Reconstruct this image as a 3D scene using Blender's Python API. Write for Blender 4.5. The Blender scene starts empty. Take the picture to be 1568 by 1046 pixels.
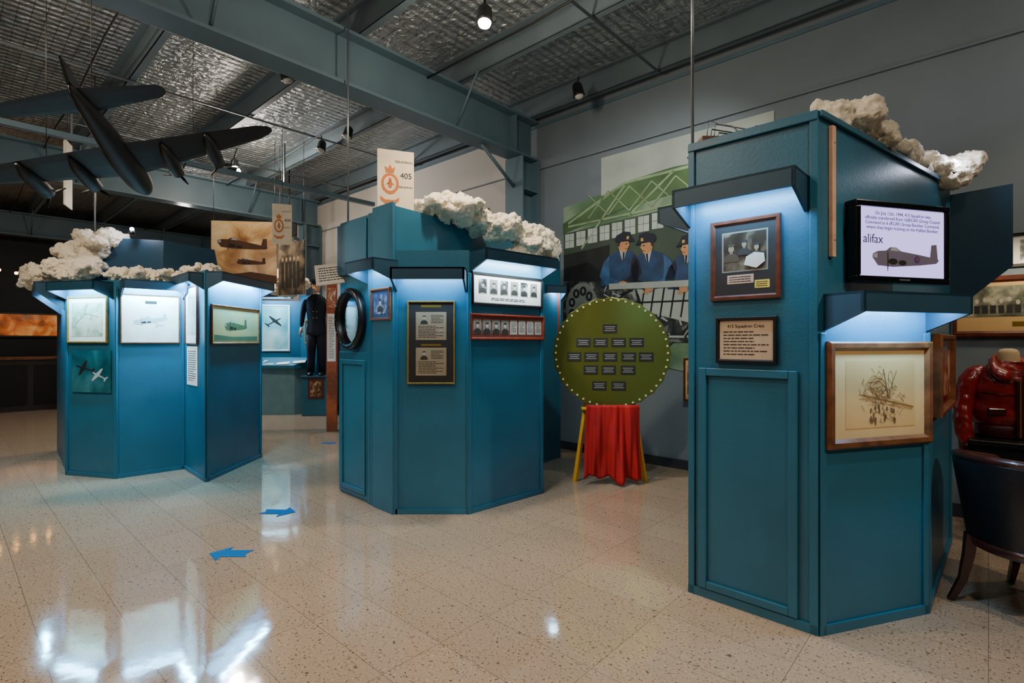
import bpy, math, random
from mathutils import Matrix, Vector, noise
random.seed(7)
H=1.36
PHI=math.atan2(-.674,.739)
COL=bpy.context.collection
# ------------------------------------------------------------------ helpers
def lin(h):
    h=h.lstrip('#'); v=[int(h[i:i+2],16)/255 for i in (0,2,4)]
    return [c/12.92 if c<=.04045 else ((c+.055)/1.055)**2.4 for c in v]
MATS={}
def pm(name,hexc,rough=.5,metal=0,ns=6,na=.12,bump=0,bs=40,em=None,es=0,spec=.5,coat=0):
    if name in MATS: return MATS[name]
    m=bpy.data.materials.new(name); m.use_nodes=True; MATS[name]=m
    nt=m.node_tree; N=nt.nodes; L=nt.links; b=N['Principled BSDF']
    c=lin(hexc)
    tc=N.new('ShaderNodeTexCoord')
    nz=N.new('ShaderNodeTexNoise'); nz.inputs['Scale'].default_value=ns; nz.inputs['Detail'].default_value=5
    L.new(tc.outputs['Object'],nz.inputs['Vector'])
    r=N.new('ShaderNodeValToRGB'); r.color_ramp.elements[0].position=.3; r.color_ramp.elements[1].position=.7
    r.color_ramp.elements[0].color=(*[x*(1-na) for x in c],1); r.color_ramp.elements[1].color=(*[min(1,x*(1+na)) for x in c],1)
    L.new(nz.outputs['Fac'],r.inputs['Fac']); L.new(r.outputs['Color'],b.inputs['Base Color'])
    b.inputs['Roughness'].default_value=rough; b.inputs['Metallic'].default_value=metal
    b.inputs['Specular IOR Level'].default_value=spec
    if coat: b.inputs['Coat Weight'].default_value=coat; b.inputs['Coat Roughness'].default_value=.08
    if bump:
        n2=N.new('ShaderNodeTexNoise'); n2.inputs['Scale'].default_value=bs; n2.inputs['Detail'].default_value=4
        L.new(tc.outputs['Object'],n2.inputs['Vector'])
        bp=N.new('ShaderNodeBump'); bp.inputs['Strength'].default_value=bump; bp.inputs['Distance'].default_value=.02
        L.new(n2.outputs['Fac'],bp.inputs['Height']); L.new(bp.outputs['Normal'],b.inputs['Normal'])
    if em:
        b.inputs['Emission Color'].default_value=(*lin(em),1); b.inputs['Emission Strength'].default_value=es
    return m
def photomat(name,cols,scale=6,rough=.3,det=6,dist=.6,em=0):
    if name in MATS: return MATS[name]
    m=bpy.data.materials.new(name); m.use_nodes=True; MATS[name]=m
    nt=m.node_tree; N=nt.nodes; L=nt.links; b=N['Principled BSDF']
    tc=N.new('ShaderNodeTexCoord'); nz=N.new('ShaderNodeTexNoise')
    nz.inputs['Scale'].default_value=scale; nz.inputs['Detail'].default_value=det; nz.inputs['Distortion'].default_value=dist
    L.new(tc.outputs['Object'],nz.inputs['Vector'])
    r=N.new('ShaderNodeValToRGB'); e=r.color_ramp.elements
    n=len(cols)
    e[0].position=.32; e[0].color=(*lin(cols[0]),1); e[1].position=.68; e[1].color=(*lin(cols[-1]),1)
    for i in range(1,n-1):
        k=e.new(.32+.36*i/(n-1)); k.color=(*lin(cols[i]),1)
    L.new(nz.outputs['Fac'],r.inputs['Fac']); L.new(r.outputs['Color'],b.inputs['Base Color'])
    b.inputs['Roughness'].default_value=rough
    if em:
        L.new(r.outputs['Color'],b.inputs['Emission Color']); b.inputs['Emission Strength'].default_value=em
    return m
def root(name,loc=(0,0,0),rz=0,M=None):
    e=bpy.data.objects.new(name,None); COL.objects.link(e); e.empty_display_size=.1
    e.matrix_basis=M if M is not None else Matrix.Translation(loc)@Matrix.Rotation(rz,4,'Z')
    return e
def put(o,r,M=None):
    COL.objects.link(o)
    if r is not None:
        o.parent=r; o.matrix_basis=M if M is not None else Matrix.Identity(4)
    elif M is not None: o.matrix_basis=M
    return o
def mk(r,name,verts,faces,mat,M=None,smooth=False,bevel=0,sub=0):
    me=bpy.data.meshes.new(name); me.from_pydata([tuple(v) for v in verts],[],faces); me.update()
    me.materials.append(mat)
    if smooth:
        for p in me.polygons: p.use_smooth=True
    o=bpy.data.objects.new(name,me); put(o,r,M)
    if bevel:
        b=o.modifiers.new('b','BEVEL'); b.width=bevel; b.segments=2; b.limit_method='ANGLE'
    if sub:
        s=o.modifiers.new('s','SUBSURF'); s.levels=sub; s.render_levels=sub
    return o
BF=[(0,3,2,1),(4,5,6,7),(0,1,5,4),(1,2,6,5),(2,3,7,6),(3,0,4,7)]
def bv(x0,x1,y0,y1,z0,z1): return [(x0,y0,z0),(x1,y0,z0),(x1,y1,z0),(x0,y1,z0),(x0,y0,z1),(x1,y0,z1),(x1,y1,z1),(x0,y1,z1)]
def box(r,name,x0,x1,y0,y1,z0,z1,mat,bevel=0,M=None): return mk(r,name,bv(x0,x1,y0,y1,z0,z1),BF,mat,M,bevel=bevel)
def boxes(r,name,lst,mat,bevel=0,M=None):
    V=[];F=[]
    for b in lst:
        k=len(V); V+=bv(*b); F+=[tuple(i+k for i in f) for f in BF]
    return mk(r,name,V,F,mat,M,bevel=bevel)
def prism(r,name,poly,z0,z1,mat,M=None,bevel=0):
    n=len(poly); V=[(p[0],p[1],z0) for p in poly]+[(p[0],p[1],z1) for p in poly]
    F=[tuple(range(n))[::-1],tuple(range(n,2*n))]+[(i,(i+1)%n,n+(i+1)%n,n+i) for i in range(n)]
    return mk(r,name,V,F,mat,M,bevel=bevel)
def plates(r,name,shapes,y,th,mat,M=None,bevel=0):
    V=[];F=[]
    for pts in shapes:
        k=len(V); n=len(pts)
        V+=[(p[0],y,p[1]) for p in pts]+[(p[0],y+th,p[1]) for p in pts]
        F+=[tuple(k+i for i in range(n)),tuple(k+n+i for i in range(n))[::-1]]+[(k+i,k+n+i,k+n+(i+1)%n,k+(i+1)%n) for i in range(n)]
    return mk(r,name,V,F,mat,M,bevel=bevel)
def plate(r,name,pts,y,th,mat,M=None,bevel=0): return plates(r,name,[pts],y,th,mat,M,bevel)
def ell(cx,cz,rx,rz,n=24,a0=0): return [(cx+rx*math.cos(a0+2*math.pi*i/n),cz+rz*math.sin(a0+2*math.pi*i/n)) for i in range(n)]
def rect(cx,cz,w,h): return [(cx-w/2,cz-h/2),(cx+w/2,cz-h/2),(cx+w/2,cz+h/2),(cx-w/2,cz+h/2)]
def tube(r,name,path,rad,mat,seg=10,M=None,smooth=True,flat=1.0,sub=0,caps=True):
    path=[Vector(p) for p in path]; n=len(path)
    if not isinstance(rad,(list,tuple)): rad=[rad]*n
    V=[];F=[]; up=None
    for i,p in enumerate(path):
        t=(path[min(i+1,n-1)]-path[max(i-1,0)]).normalized()
        if up is None: up=Vector((0,1,0)) if abs(t.y)<.9 else Vector((1,0,0))
        a=(up-t*up.dot(t)).normalized(); up=a; b=t.cross(a)
        for k in range(seg):
            w=2*math.pi*k/seg; V.append(p+(a*math.cos(w)*flat+b*math.sin(w))*rad[i])
    for i in range(n-1):
        for k in range(seg):
            F.append((i*seg+k,i*seg+(k+1)%seg,(i+1)*seg+(k+1)%seg,(i+1)*seg+k))
    if caps: F+= [tuple(range(seg))[::-1],tuple((n-1)*seg+k for k in range(seg))]
    return mk(r,name,V,F,mat,M,smooth=smooth,sub=sub)
def rings(r,name,rs,mat,seg=28,M=None,sub=0,fn=None,smooth=True,axis='z'):
    V=[];F=[];n=len(rs)
    for (z,cx,cy,rx,ry) in rs:
        for k in range(seg):
            w=2*math.pi*k/seg; v=Vector((cx+rx*math.cos(w),cy+ry*math.sin(w),z))
            if axis=='y': v=Vector((v.x,z,v.y))
            if fn: v=fn(v)
            V.append(v)
    for i in range(n-1):
        for k in range(seg): F.append((i*seg+k,i*seg+(k+1)%seg,(i+1)*seg+(k+1)%seg,(i+1)*seg+k))
    F+=[tuple(range(seg))[::-1],tuple((n-1)*seg+k for k in range(seg))]
    return mk(r,name,V,F,mat,M,smooth=smooth,sub=sub)
def ball(r,name,c,rad,mat,M=None,sc=(1,1,1),seg=16):
    rs=[]; n=9
    for i in range(n):
        a=-math.pi/2+math.pi*(i+.02)/(n-1+.04)
        rs.append((c[2]+math.sin(a)*rad*sc[2],c[0],c[1],max(1e-4,math.cos(a))*rad*sc[0],max(1e-4,math.cos(a))*rad*sc[1]))
    return rings(r,name,rs,mat,seg=seg,M=M)
def text(r,name,s,x,z,size,mat,y=-.01,align='CENTER',sp=1.0):
    c=bpy.data.curves.new(name,'FONT'); c.body=s; c.size=size; c.align_x=align; c.align_y='CENTER'; c.space_line=sp
    c.materials.append(mat); c.extrude=.0003
    o=bpy.data.objects.new(name,c)
    put(o,r,Matrix.Translation((x,y,z))@Matrix.Rotation(math.pi/2,4,'X')); return o
def light(kind,name,loc,e,col,size=.1,target=None,angle=100,blend=.6,r=None,sy=None,rot=None):
    l=bpy.data.lights.new(name,kind); l.energy=e; l.color=col
    if kind=='AREA':
        l.size=size
        if sy: l.shape='RECTANGLE'; l.size_y=sy
    else: l.shadow_soft_size=size
    if kind=='SPOT': l.spot_size=math.radians(angle); l.spot_blend=blend
    o=bpy.data.objects.new(name,l); COL.objects.link(o)
    M=Matrix.Translation(loc)
    if target is not None:
        M=M@(Vector(target)-Vector(loc)).to_track_quat('-Z','Y').to_matrix().to_4x4()
    if rot is not None: M=M@rot
    if r is not None: o.parent=r
    o.matrix_basis=M; return o
def RW(x,y,z=0): return Vector((.739*x+.674*y,-.674*x+.739*y,z))
ROOMM=Matrix.Rotation(PHI,4,'Z')
# ------------------------------------------------------------------ materials
blue=pm('booth_steel_blue_paint','#27647F',.36,ns=3,na=.1,bump=.05,bs=60)
blued=pm('booth_dark_blue_paint','#1D4258',.45,ns=3,na=.1)
hoodin=pm('hood_white_inside','#DCE8EE',.5,na=.03)
steel=pm('painted_steel_blue_grey','#5C7683',.45,ns=2,na=.1)
steeld=pm('painted_steel_grey','#5E6F78',.5,ns=2,na=.12)
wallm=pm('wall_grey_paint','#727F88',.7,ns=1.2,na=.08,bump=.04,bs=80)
wallw=pm('wall_lit_tone','#C9C6C0',.7,ns=1.2,na=.05)  # lit tone of the wall, brightness put into the colour
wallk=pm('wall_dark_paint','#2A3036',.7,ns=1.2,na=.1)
black=pm('black_satin','#101112',.35,na=.2)
blackp=pm('black_plastic','#0B0C10',.2,na=.1)
gold=pm('gold_leaf_frame','#A8894A',.35,.5,ns=30,na=.2)
wood=pm('dark_wood_frame','#5A2A18',.35,ns=25,na=.35,coat=.4)
woodb=pm('brown_wood_frame','#6B4024',.35,ns=20,na=.4,coat=.3)
woodr=pm('red_mahogany','#7A2A18',.25,ns=20,na=.3,coat=.6)
woodk=pm('dark_mahogany','#3A1610',.3,ns=20,na=.3,coat=.5)
woodl=pm('light_pine','#D0A588',.5,ns=15,na=.15)
paper=pm('paper_white','#ECE8DE',.6,na=.03)
cream=pm('cream_mat_board','#D0AA70',.6,na=.05)
darkmat=pm('black_mat_board','#1B1917',.6,na=.1)
ink=pm('print_ink_black','#151515',.6,na=.1)
inkg=pm('print_ink_grey','#6E6A62',.6,na=.1)
brass=pm('brass_plate','#C9A34A',.3,.8,na=.1)
yellow=pm('yellow_paint','#E3A62A',.4,na=.08)
red=pm('red_velvet_cloth','#A80A12',.75,ns=8,na=.15)
wire=pm('dark_wire','#1A1A1A',.5)
rodm=pm('galvanised_rod','#8D9398',.35,.7)
bulb=pm('lamp_bulb_emitter','#FFFFFF',.3,em='#FFF4E0',es=120)
bulbc=pm('cool_led_emitter','#FFFFFF',.3,em='#CFE6FF',es=60)
tubem=pm('fluorescent_tube_emitter','#FFFFFF',.3,em='#D8F0FF',es=10)
skin=pm('mannequin_skin','#C79A7A',.5,na=.05)
navy=pm('navy_wool_uniform','#131B2E',.8,na=.15)
def cotton_mat():
    m=pm('cotton_batting_cloud','#F4E9D2',1,ns=6,na=.05,bump=1,bs=38,spec=.05)
    b=m.node_tree.nodes['Principled BSDF']; b.inputs['Subsurface Weight'].default_value=.5; b.inputs['Subsurface Radius'].default_value=(.08,.07,.06); b.inputs['Sheen Weight'].default_value=.5
    return m
cotton=cotton_mat()
def floor_mat():
    m=bpy.data.materials.new('polished_terrazzo_tile'); m.use_nodes=True; nt=m.node_tree; N=nt.nodes; L=nt.links; b=N['Principled BSDF']
    tc=N.new('ShaderNodeTexCoord'); br=N.new('ShaderNodeTexBrick'); L.new(tc.outputs['Object'],br.inputs['Vector'])
    br.offset=0; br.inputs['Scale'].default_value=1; br.inputs['Brick Width'].default_value=.61; br.inputs['Row Height'].default_value=.305
    br.inputs['Mortar Size'].default_value=.0016; br.inputs['Mortar Smooth'].default_value=.3
    br.inputs['Color1'].default_value=(*lin('#A6917A'),1); br.inputs['Color2'].default_value=(*lin('#9E8972'),1); br.inputs['Mortar'].default_value=(*lin('#6B5B4B'),1)
    def speck(scale,p0,p1,c0,p2,p3,c1):
        nz=N.new('ShaderNodeTexNoise'); nz.inputs['Scale'].default_value=scale; nz.inputs['Detail'].default_value=2; L.new(tc.outputs['Object'],nz.inputs['Vector'])
        r=N.new('ShaderNodeValToRGB'); e=r.color_ramp.elements; e[0].position=p0; e[0].color=c0; e[1].position=p1; e[1].color=(1,1,1,1)
        k=e.new(p2); k.color=(1,1,1,1); k=e.new(p3); k.color=c1
        L.new(nz.outputs['Fac'],r.inputs['Fac']); return r.outputs['Color']
    a=speck(85,.33,.385,(.28,.22,.18,1),.62,.68,(1.5,1.48,1.42,1)); c=speck(38,.30,.34,(.4,.34,.28,1),.67,.72,(1.25,1.25,1.25,1))
    def mul(x,y):
        mx=N.new('ShaderNodeMix'); mx.data_type='RGBA'; mx.blend_type='MULTIPLY'; mx.inputs['Factor'].default_value=1
        L.new(x,mx.inputs[6]); L.new(y,mx.inputs[7]); return mx.outputs[2]
    L.new(mul(mul(br.outputs['Color'],a),c),b.inputs['Base Color'])
    n2=N.new('ShaderNodeTexNoise'); n2.inputs['Scale'].default_value=1.6; n2.inputs['Detail'].default_value=6; L.new(tc.outputs['Object'],n2.inputs['Vector'])
    mr=N.new('ShaderNodeMapRange'); mr.inputs['To Min'].default_value=.035; mr.inputs['To Max'].default_value=.11; L.new(n2.outputs['Fac'],mr.inputs['Value']); L.new(mr.outputs['Result'],b.inputs['Roughness'])
    b.inputs['IOR'].default_value=1.9; b.inputs['Specular IOR Level'].default_value=.65
    n3=N.new('ShaderNodeTexNoise'); n3.inputs['Scale'].default_value=7; L.new(tc.outputs['Object'],n3.inputs['Vector'])
    bp=N.new('ShaderNodeBump'); bp.inputs['Strength'].default_value=.07; bp.inputs['Distance'].default_value=.01; L.new(n3.outputs['Fac'],bp.inputs['Height']); L.new(bp.outputs['Normal'],b.inputs['Normal'])
    return m
def foil_mat():
    m=bpy.data.materials.new('foil_insulation_with_mesh'); m.use_nodes=True; nt=m.node_tree; N=nt.nodes; L=nt.links; b=N['Principled BSDF']
    tc=N.new('ShaderNodeTexCoord')
    br=N.new('ShaderNodeTexBrick'); L.new(tc.outputs['Object'],br.inputs['Vector']); br.offset=0
    br.inputs['Scale'].default_value=1; br.inputs['Brick Width'].default_value=.62; br.inputs['Row Height'].default_value=.1; br.inputs['Mortar Size'].default_value=.004; br.inputs['Mortar Smooth'].default_value=.6
    br.inputs['Color1'].default_value=(.50,.54,.55,1); br.inputs['Color2'].default_value=(.40,.44,.46,1); br.inputs['Mortar'].default_value=(.14,.16,.17,1)
    L.new(br.outputs['Color'],b.inputs['Base Color']); b.inputs['Metallic'].default_value=.8; b.inputs['Roughness'].default_value=.3
    nz=N.new('ShaderNodeTexNoise'); nz.inputs['Scale'].default_value=9; nz.inputs['Detail'].default_value=6; nz.inputs['Distortion'].default_value=.9; L.new(tc.outputs['Object'],nz.inputs['Vector'])
    bp=N.new('ShaderNodeBump'); bp.inputs['Strength'].default_value=.9; bp.inputs['Distance'].default_value=.07; L.new(nz.outputs['Fac'],bp.inputs['Height'])
    wv=N.new('ShaderNodeTexWave'); wv.bands_direction='X'; wv.inputs['Scale'].default_value=3.2; wv.inputs['Distortion'].default_value=.6; L.new(tc.outputs['Object'],wv.inputs['Vector'])
    b2=N.new('ShaderNodeBump'); b2.inputs['Strength'].default_value=.6; b2.inputs['Distance'].default_value=.03; L.new(wv.outputs['Fac'],b2.inputs['Height']); L.new(bp.outputs['Normal'],b2.inputs['Normal']); L.new(b2.outputs['Normal'],b.inputs['Normal'])
    return m
fm=floor_mat(); foil=foil_mat()
# ------------------------------------------------------------------ room shell
XA,XB,YA,YB,ZC=-17,4.6,-6.5,5.34,4.5
box(None,'floor',XA,XB,YA,YB,-.1,0,fm,M=ROOMM)
box(None,'ceiling',XA,XB,YA,YB,ZC,ZC+.1,foil,M=ROOMM)
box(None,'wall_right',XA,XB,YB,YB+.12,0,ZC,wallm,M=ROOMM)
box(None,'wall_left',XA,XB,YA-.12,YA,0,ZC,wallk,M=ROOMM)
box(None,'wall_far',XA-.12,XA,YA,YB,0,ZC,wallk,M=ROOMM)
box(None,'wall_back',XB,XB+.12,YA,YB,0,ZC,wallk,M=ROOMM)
box(None,'baseboard_right',XA,XB,YB-.02,YB,0,.1,wallk,M=ROOMM)
box(None,'trim_1',XA,XB,YB-.015,YB,4.18,4.22,steel,M=ROOMM)
box(None,'wall_lit_patch',XA,-4.7,YB-.012,YB,2.2,4.18,wallw,M=ROOMM)  # thin pale sheet paints the lit stretch of wall
box(None,'trim_conduit',XA,XB,YB-.03,YB,3.62,3.635,wallm,M=ROOMM)
FR=[-16.1,-10.3,-4.5,1.3]
for i,x in enumerate(FR):
    r=root('roof_beam',RW(x,0),PHI)
    boxes(r,'flanges_and_web',[(-.13,.13,YA,YB-.05,3.73,3.76),(-.13,.13,YA,YB-.05,4.22,4.25),(-.012,.012,YA,YB-.05,3.76,4.22),(-.12,.12,YB-.45,YB-.44,3.76,4.22)],steel)
    for k in range(0,4):
        yy=3.9-k*2.5
        for s in (-1,1): tube(r,'fly_brace',[(s*.1,yy,3.76),(s*.45,yy,4.27)],.015,steel,seg=4)
    c=root('steel_column',RW(x,YB-.2),PHI)
    boxes(c,'flanges_and_web',[(-.15,.15,-.17,-.15,0,3.72),(-.15,.15,.15,.17,0,3.72),(-.012,.012,-.15,.15,0,3.72),(-.2,.2,-.22,.2,0,.02),(-.14,.14,-.15,.15,3.3,3.32)],steel)
    tube(c,'knee_brace',[(0,-.17,3.35),(0,-.75,3.73)],.03,steel,seg=4)
pr=[]
y=YB-.15
while y>YA:
    pr+= [(XA,XB,y-.035,y+.035,4.25,4.262),(XA,XB,y-.035,y-.026,4.25,4.5),(XA,XB,y-.1,y-.026,4.488,4.5)]
    y-=1.25
boxes(None,'roof_purlins',pr,steeld,M=ROOMM)
# conduits and cable runs clipped under the purlins
cd_=root('ceiling_conduits',(0,0,0),PHI)
for (xx,z) in ((-5.6,4.235),(-7.0,4.235),(-8.9,4.235),(-2.6,4.235)): tube(cd_,'conduit',[(xx,-6,z),(xx,5.2,z)],.014,rodm if z else wire,seg=6)
for yy in (3.55,1.05): tube(cd_,'cable_run',[(-16,yy,4.225)]+[(-16+i*1.0,yy+.02*math.sin(i*1.7),4.20+.02*math.sin(i*2.3)) for i in range(1,20)],.010,wire,seg=5)
r=root('lighting_rail',RW(-7.6,0),PHI)
boxes(r,'rail',[(-.04,.04,-6,4.9,3.62,3.68)],steel)
for yy in (-4,-1.5,1,3.4): box(r,'hanger',-.01,.01,yy-.01,yy+.01,3.68,4.25,rodm)
def spotlamp(p,tgt,e,col=(1,.8,.58),ang=110,bm=bulb,size=.06,zc=4.25,fill=22):
    r=root('ceiling_spotlight',p)
    d=(Vector(tgt)-Vector(p)).normalized(); Q=d.to_track_quat('Z','Y').to_matrix().to_4x4()
    rings(r,'can',[(-.13,0,0,.035,.035),(-.1,0,0,.055,.055),(.0,0,0,.062,.062),(.012,0,0,.068,.068)],black,seg=20,M=Q)
    rings(r,'bulb',[(.013,0,0,.05,.05),(.03,0,0,.045,.045),(.045,0,0,.025,.025),(.048,0,0,.01,.01)],bm,seg=20,M=Q)
    tube(r,'stem',[Vector((0,0,0))-d*.1,Vector((0,0,zc-p[2]))],.009,black,seg=8)
    if e: light('SPOT','beam',Vector(d)*.08,e,col,size,target=Vector(d),angle=ang,blend=.8,r=r)
    if fill: light('POINT','fill_light',Vector(d)*.2,fill,col,.08,r=r)  # added point fill beside the can, brightens ceiling and room
    return r
warm=(1,.81,.62); neut=(1,.9,.8)
spotlamp((-.21,4.0,3.81),(-.25,3.2,0),170,warm,130,fill=42)
spotlamp((-4.35,8.2,4.1),(-3.6,7.4,0),200,warm,140,fill=48)
spotlamp(RW(-5.2,-.3,3.9),RW(-5,1.0,0),240,warm,140,fill=75)  # added lamps down to the booth-face spot, general light without visible sources
spotlamp(RW(-2.2,1.0,3.9),RW(-2.0,2.0,0),110,warm,130,fill=26)
spotlamp(RW(.4,1.8,3.9),RW(-.2,2.4,0),90,warm,100,fill=12)
spotlamp(RW(-3.5,-2.5,3.9),RW(-3,-1,0),150,warm,140,fill=30)
spotlamp(RW(1.2,4.3,3.9),RW(.6,4.9,.9),80,warm,90,fill=8)
spotlamp(RW(-10.9,3.0,3.9),RW(-9.8,3.2,0),170,neut,140,fill=40)
spotlamp(RW(-13,-.5,3.9),RW(-12,0,0),100,warm,140,fill=20)
spotlamp(RW(3.2,2.0,3.9),(1.78,2.5,.45),300,(1,.85,.62),50,fill=15)
spotlamp(RW(-1.2,3.3,3.95),RW(-2.9,5.3,2.2),140,(.95,1,.92),80,fill=0)  # added spot, put in to brighten the mural
spotlamp(RW(-8.3,3.0,3.9),RW(-6.4,5.3,3.4),100,(1,.93,.9),100,fill=20)
off=pm('lamp_glass_unlit','#C8C8C0',.2)
for p_,t_ in ((RW(-6.2,3.6,4.05),RW(-6,3,2)),(RW(-6.9,3.6,4.05),RW(-6.6,3,2)),(RW(-5.3,2.4,4.05),RW(-5,3,2)),(RW(-3.3,4.7,4.05),RW(-3,5,2))): spotlamp(p_,t_,0,bm=off,fill=0)

# ------------------------------------------------------------------ booths
def wf(P,Q,s,z,off=0):
    P=Vector((P[0],P[1],0)); Q=Vector((Q[0],Q[1],0)); u=(Q-P).normalized(); inn=Vector((-u.y,u.x,0))
    return Matrix.Translation(P+u*s-inn*off+Vector((0,0,z)))@Matrix.Rotation(math.atan2(u.y,u.x),4,'Z')
W={'AB':((.965,2.848),(1.418,2.418)),'BC':((1.418,2.418),(2.084,2.622)),'CD':((2.084,2.622),(2.972,3.544)),'BD':((1.418,2.418),(2.972,3.544)),
'AK':((1.95,3.92),(.965,2.848)),
'EG':((-1.562,4.751),(-.917,4.121)),'GH':((-.917,4.121),(-.34,4.121)),'HI':((-.34,4.121),(.275,4.69)),'GJ':((-.917,4.121),(.57,6.15)),'IJ':((.31,6.05),(.57,6.13)),
'L01':((-5.67,6.51),(-4.54,5.333)),'L12':((-4.54,5.333),(-3.925,5.181)),'L23':((-3.925,5.181),(-3.494,5.579)),'L34':((-3.494,5.579),(-2.96,5.06)),'L45':((-2.96,5.06),(-2.951,6.147))}
def WF(k,s,z,off=0): return wf(*W[k],s,z,off)
def L_of(k): P,Q=W[k]; return math.hypot(Q[0]-P[0],Q[1]-P[1])
def hood(r,k,s0,s1,zt,d=.2,fh=.09,drop=.17,e=7,col=(.55,.82,1.0)):
    M=WF(k,s0,zt); w=s1-s0; t=.015
    V=[];F=[]
    def add(v,f):
        n=len(V); V.extend(v); F.extend([tuple(i+n for i in q) for q in f])
    add(bv(0,w,-d,-d+t,-fh,0),BF)
    add(bv(0,w,-d,0,-.012,0),BF)
    for x in (0,w-t):
        pts=[(-d,0),(-d,-fh),(-.0,-drop),(0,0)]
        v=[(x,p[0],p[1]) for p in pts]+[(x+t,p[0],p[1]) for p in pts]
        add(v,[(0,1,2,3),(7,6,5,4)]+[(i,4+i,4+(i+1)%4,(i+1)%4) for i in range(4)])
    mk(r,'hood_shell',V,F,blued,M)
    box(r,'hood_lining',t,w-t,-d+t,-.001,-.02,-.013,hoodin,M=M)
    tube(r,'hood_tube',[(.04,-d*.55,-.045),(w-.04,-d*.55,-.045)],.011,tubem,seg=8,M=M)
    light('AREA','hood_light',M@Vector((w/2,-d*.55,-.062)),e,col,w*.9,r=r,sy=.05,rot=Matrix.Rotation(math.atan2(M[1][0],M[0][0]),4,'Z')@Matrix.Rotation(.35,4,'X'))
def strips(r,k,ss,z0,z1,w=.035,t=.012):
    boxes(r,'edge_battens',[(s-w/2,s+w/2,-t,0,z0,z1) for s in ss],blue,M=WF(k,0,0),bevel=.003)
def molding(r,k,s0,s1,z0,z1,w=.04,t=.018):
    boxes(r,'panel_molding',[(s0,s0+w,-t,0,z0,z1),(s1-w,s1,-t,0,z0,z1),(s0+w,s1-w,-t,0,z1-w,z1),(s0+w,s1-w,-t,0,z0,z0+w)],blue,M=WF(k,0,0),bevel=.004)
def kick(r,k,h=.05): boxes(r,'kickboard',[(0,L_of(k),-.012,0,0,h)],blue,M=WF(k,0,0))
R=root('display_booth')
prism(R,'upper_body',[W['AB'][0],W['AB'][1],W['BD'][1],(1.95,3.92)],0,2.43,blue)
prism(R,'bay_body',[W['BC'][0],W['BC'][1],W['CD'][1],(2.2,3.1)],0,1.58,blue)
strips(R,'AB',[.0175,.608],0,2.43); strips(R,'BC',[.02,.677],0,1.4); strips(R,'CD',[.02,1.26],0,1.5)
boxes(R,'top_cornice',[(0,.625,-.018,0,2.385,2.43)],blue,M=WF('AB',0,0),bevel=.004)
boxes(R,'top_cornice',[(0,1.9,-.018,0,2.40,2.43)],blue,M=WF('BD',0,0),bevel=.004)
molding(R,'AB',.06,.54,.05,1.22)
for k in ('AB','BC','CD'): kick(R,k,.045)
hood(R,'AB',.0,.58,2.14,e=6.5,col=(.3,.62,1)); hood(R,'BC',.03,.70,1.58,e=10,col=(.25,.58,1)); hood(R,'AK',L_of('AK')-.75,L_of('AK')-.03,2.13,e=6,col=(.4,.7,1))
M=wf((2.93,3.66),(3.30,3.44),0,0)
plate(R,'side_wing',[(0,1.5),(.12,1.56),(.43,1.86),(.43,2.40),(0,2.36)],0,.02,blued,M=M)
p=root('pine_batten',M=WF('BD',.115,1.76)); box(p,'board',-.018,.018,-.022,-.002,0,.62,woodl,bevel=.003)
for k in (.08,.54): ball(p,'screw',(0,-.023,k),.004,rodm)
Mb=root('display_booth')
prism(Mb,'upper_body',[W['EG'][0],W['EG'][1],W['GJ'][1],(-.2,6.4)],0,2.43,blue)
prism(Mb,'bay_body',[W['GH'][0],W['GH'][1],W['HI'][1],(.31,6.05),(.2,6.2)],0,2.08,blue)
prism(Mb,'end_panel',[(.28,6.04),(.57,6.12),(.565,6.15),(.27,6.08)],0,2.0,blue)
boxes(Mb,'front_step_panel',[(.6,.902,-.03,0,0,2.46)],blue,M=WF('EG',0,0),bevel=.004)
boxes(Mb,'door_panel',[(.0,.5,-.012,0,0.02,1.27)],blue,M=WF('EG',0,0),bevel=.004)
boxes(Mb,'upper_panel',[(.0,.5,-.03,0,1.95,2.40)],blue,M=WF('EG',0,0),bevel=.004)
molding(Mb,'EG',.04,.47,.06,1.2,t=.026); strips(Mb,'EG',[.53,.565],0,2.43,.03,.02)
strips(Mb,'GH',[.0,.577],0,1.9); strips(Mb,'HI',[.0,.82],0,1.9)
for k in ('GH','HI'): kick(Mb,k,.04)
hood(Mb,'GH',0,.56,1.92,e=5,col=(.3,.64,1)); hood(Mb,'HI',.01,.83,2.08,e=16,col=(.7,.88,1)); hood(Mb,'EG',.5,.92,2.0,d=.22,e=4,col=(.4,.7,1)); hood(Mb,'IJ',.02,.28,2.0,d=.18,e=5)
Lb=root('display_booth')
prism(Lb,'body',[W['L12'][0],W['L12'][1],W['L23'][1],(-3.47,5.60),(-3.6,6.6),(-5.4,6.9),(-5.67,6.51)],0,1.97,blue)
prism(Lb,'wing_panel',[(-3.494,5.579),(-2.96,5.06),(-2.965,5.10),(-3.47,5.60)],0,2.06,blue)
prism(Lb,'side_panel',[(-2.99,5.09),(-2.96,5.06),(-2.951,6.147),(-2.99,6.147)],0,2.05,blue)
mk(Lb,'upper_housing',[(-4.95,6.0,1.97),(-3.95,5.9,1.97),(-3.6,6.5,1.97),(-5.0,6.8,1.97),(-4.85,6.1,2.58),(-4.0,6.0,2.52),(-3.7,6.5,2.5),(-4.9,6.7,2.58)],BF,blued)
strips(Lb,'L12',[.0,.633],0,1.9,.03); strips(Lb,'L23',[.0,.57],0,1.9,.03); strips(Lb,'L34',[.72],0,2.05,.03); strips(Lb,'L45',[.02,1.07],0,2.0,.03)
for k in ('L12','L23','L34','L45'): kick(Lb,k,.04)
cb=(.22,.66,1)
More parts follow.
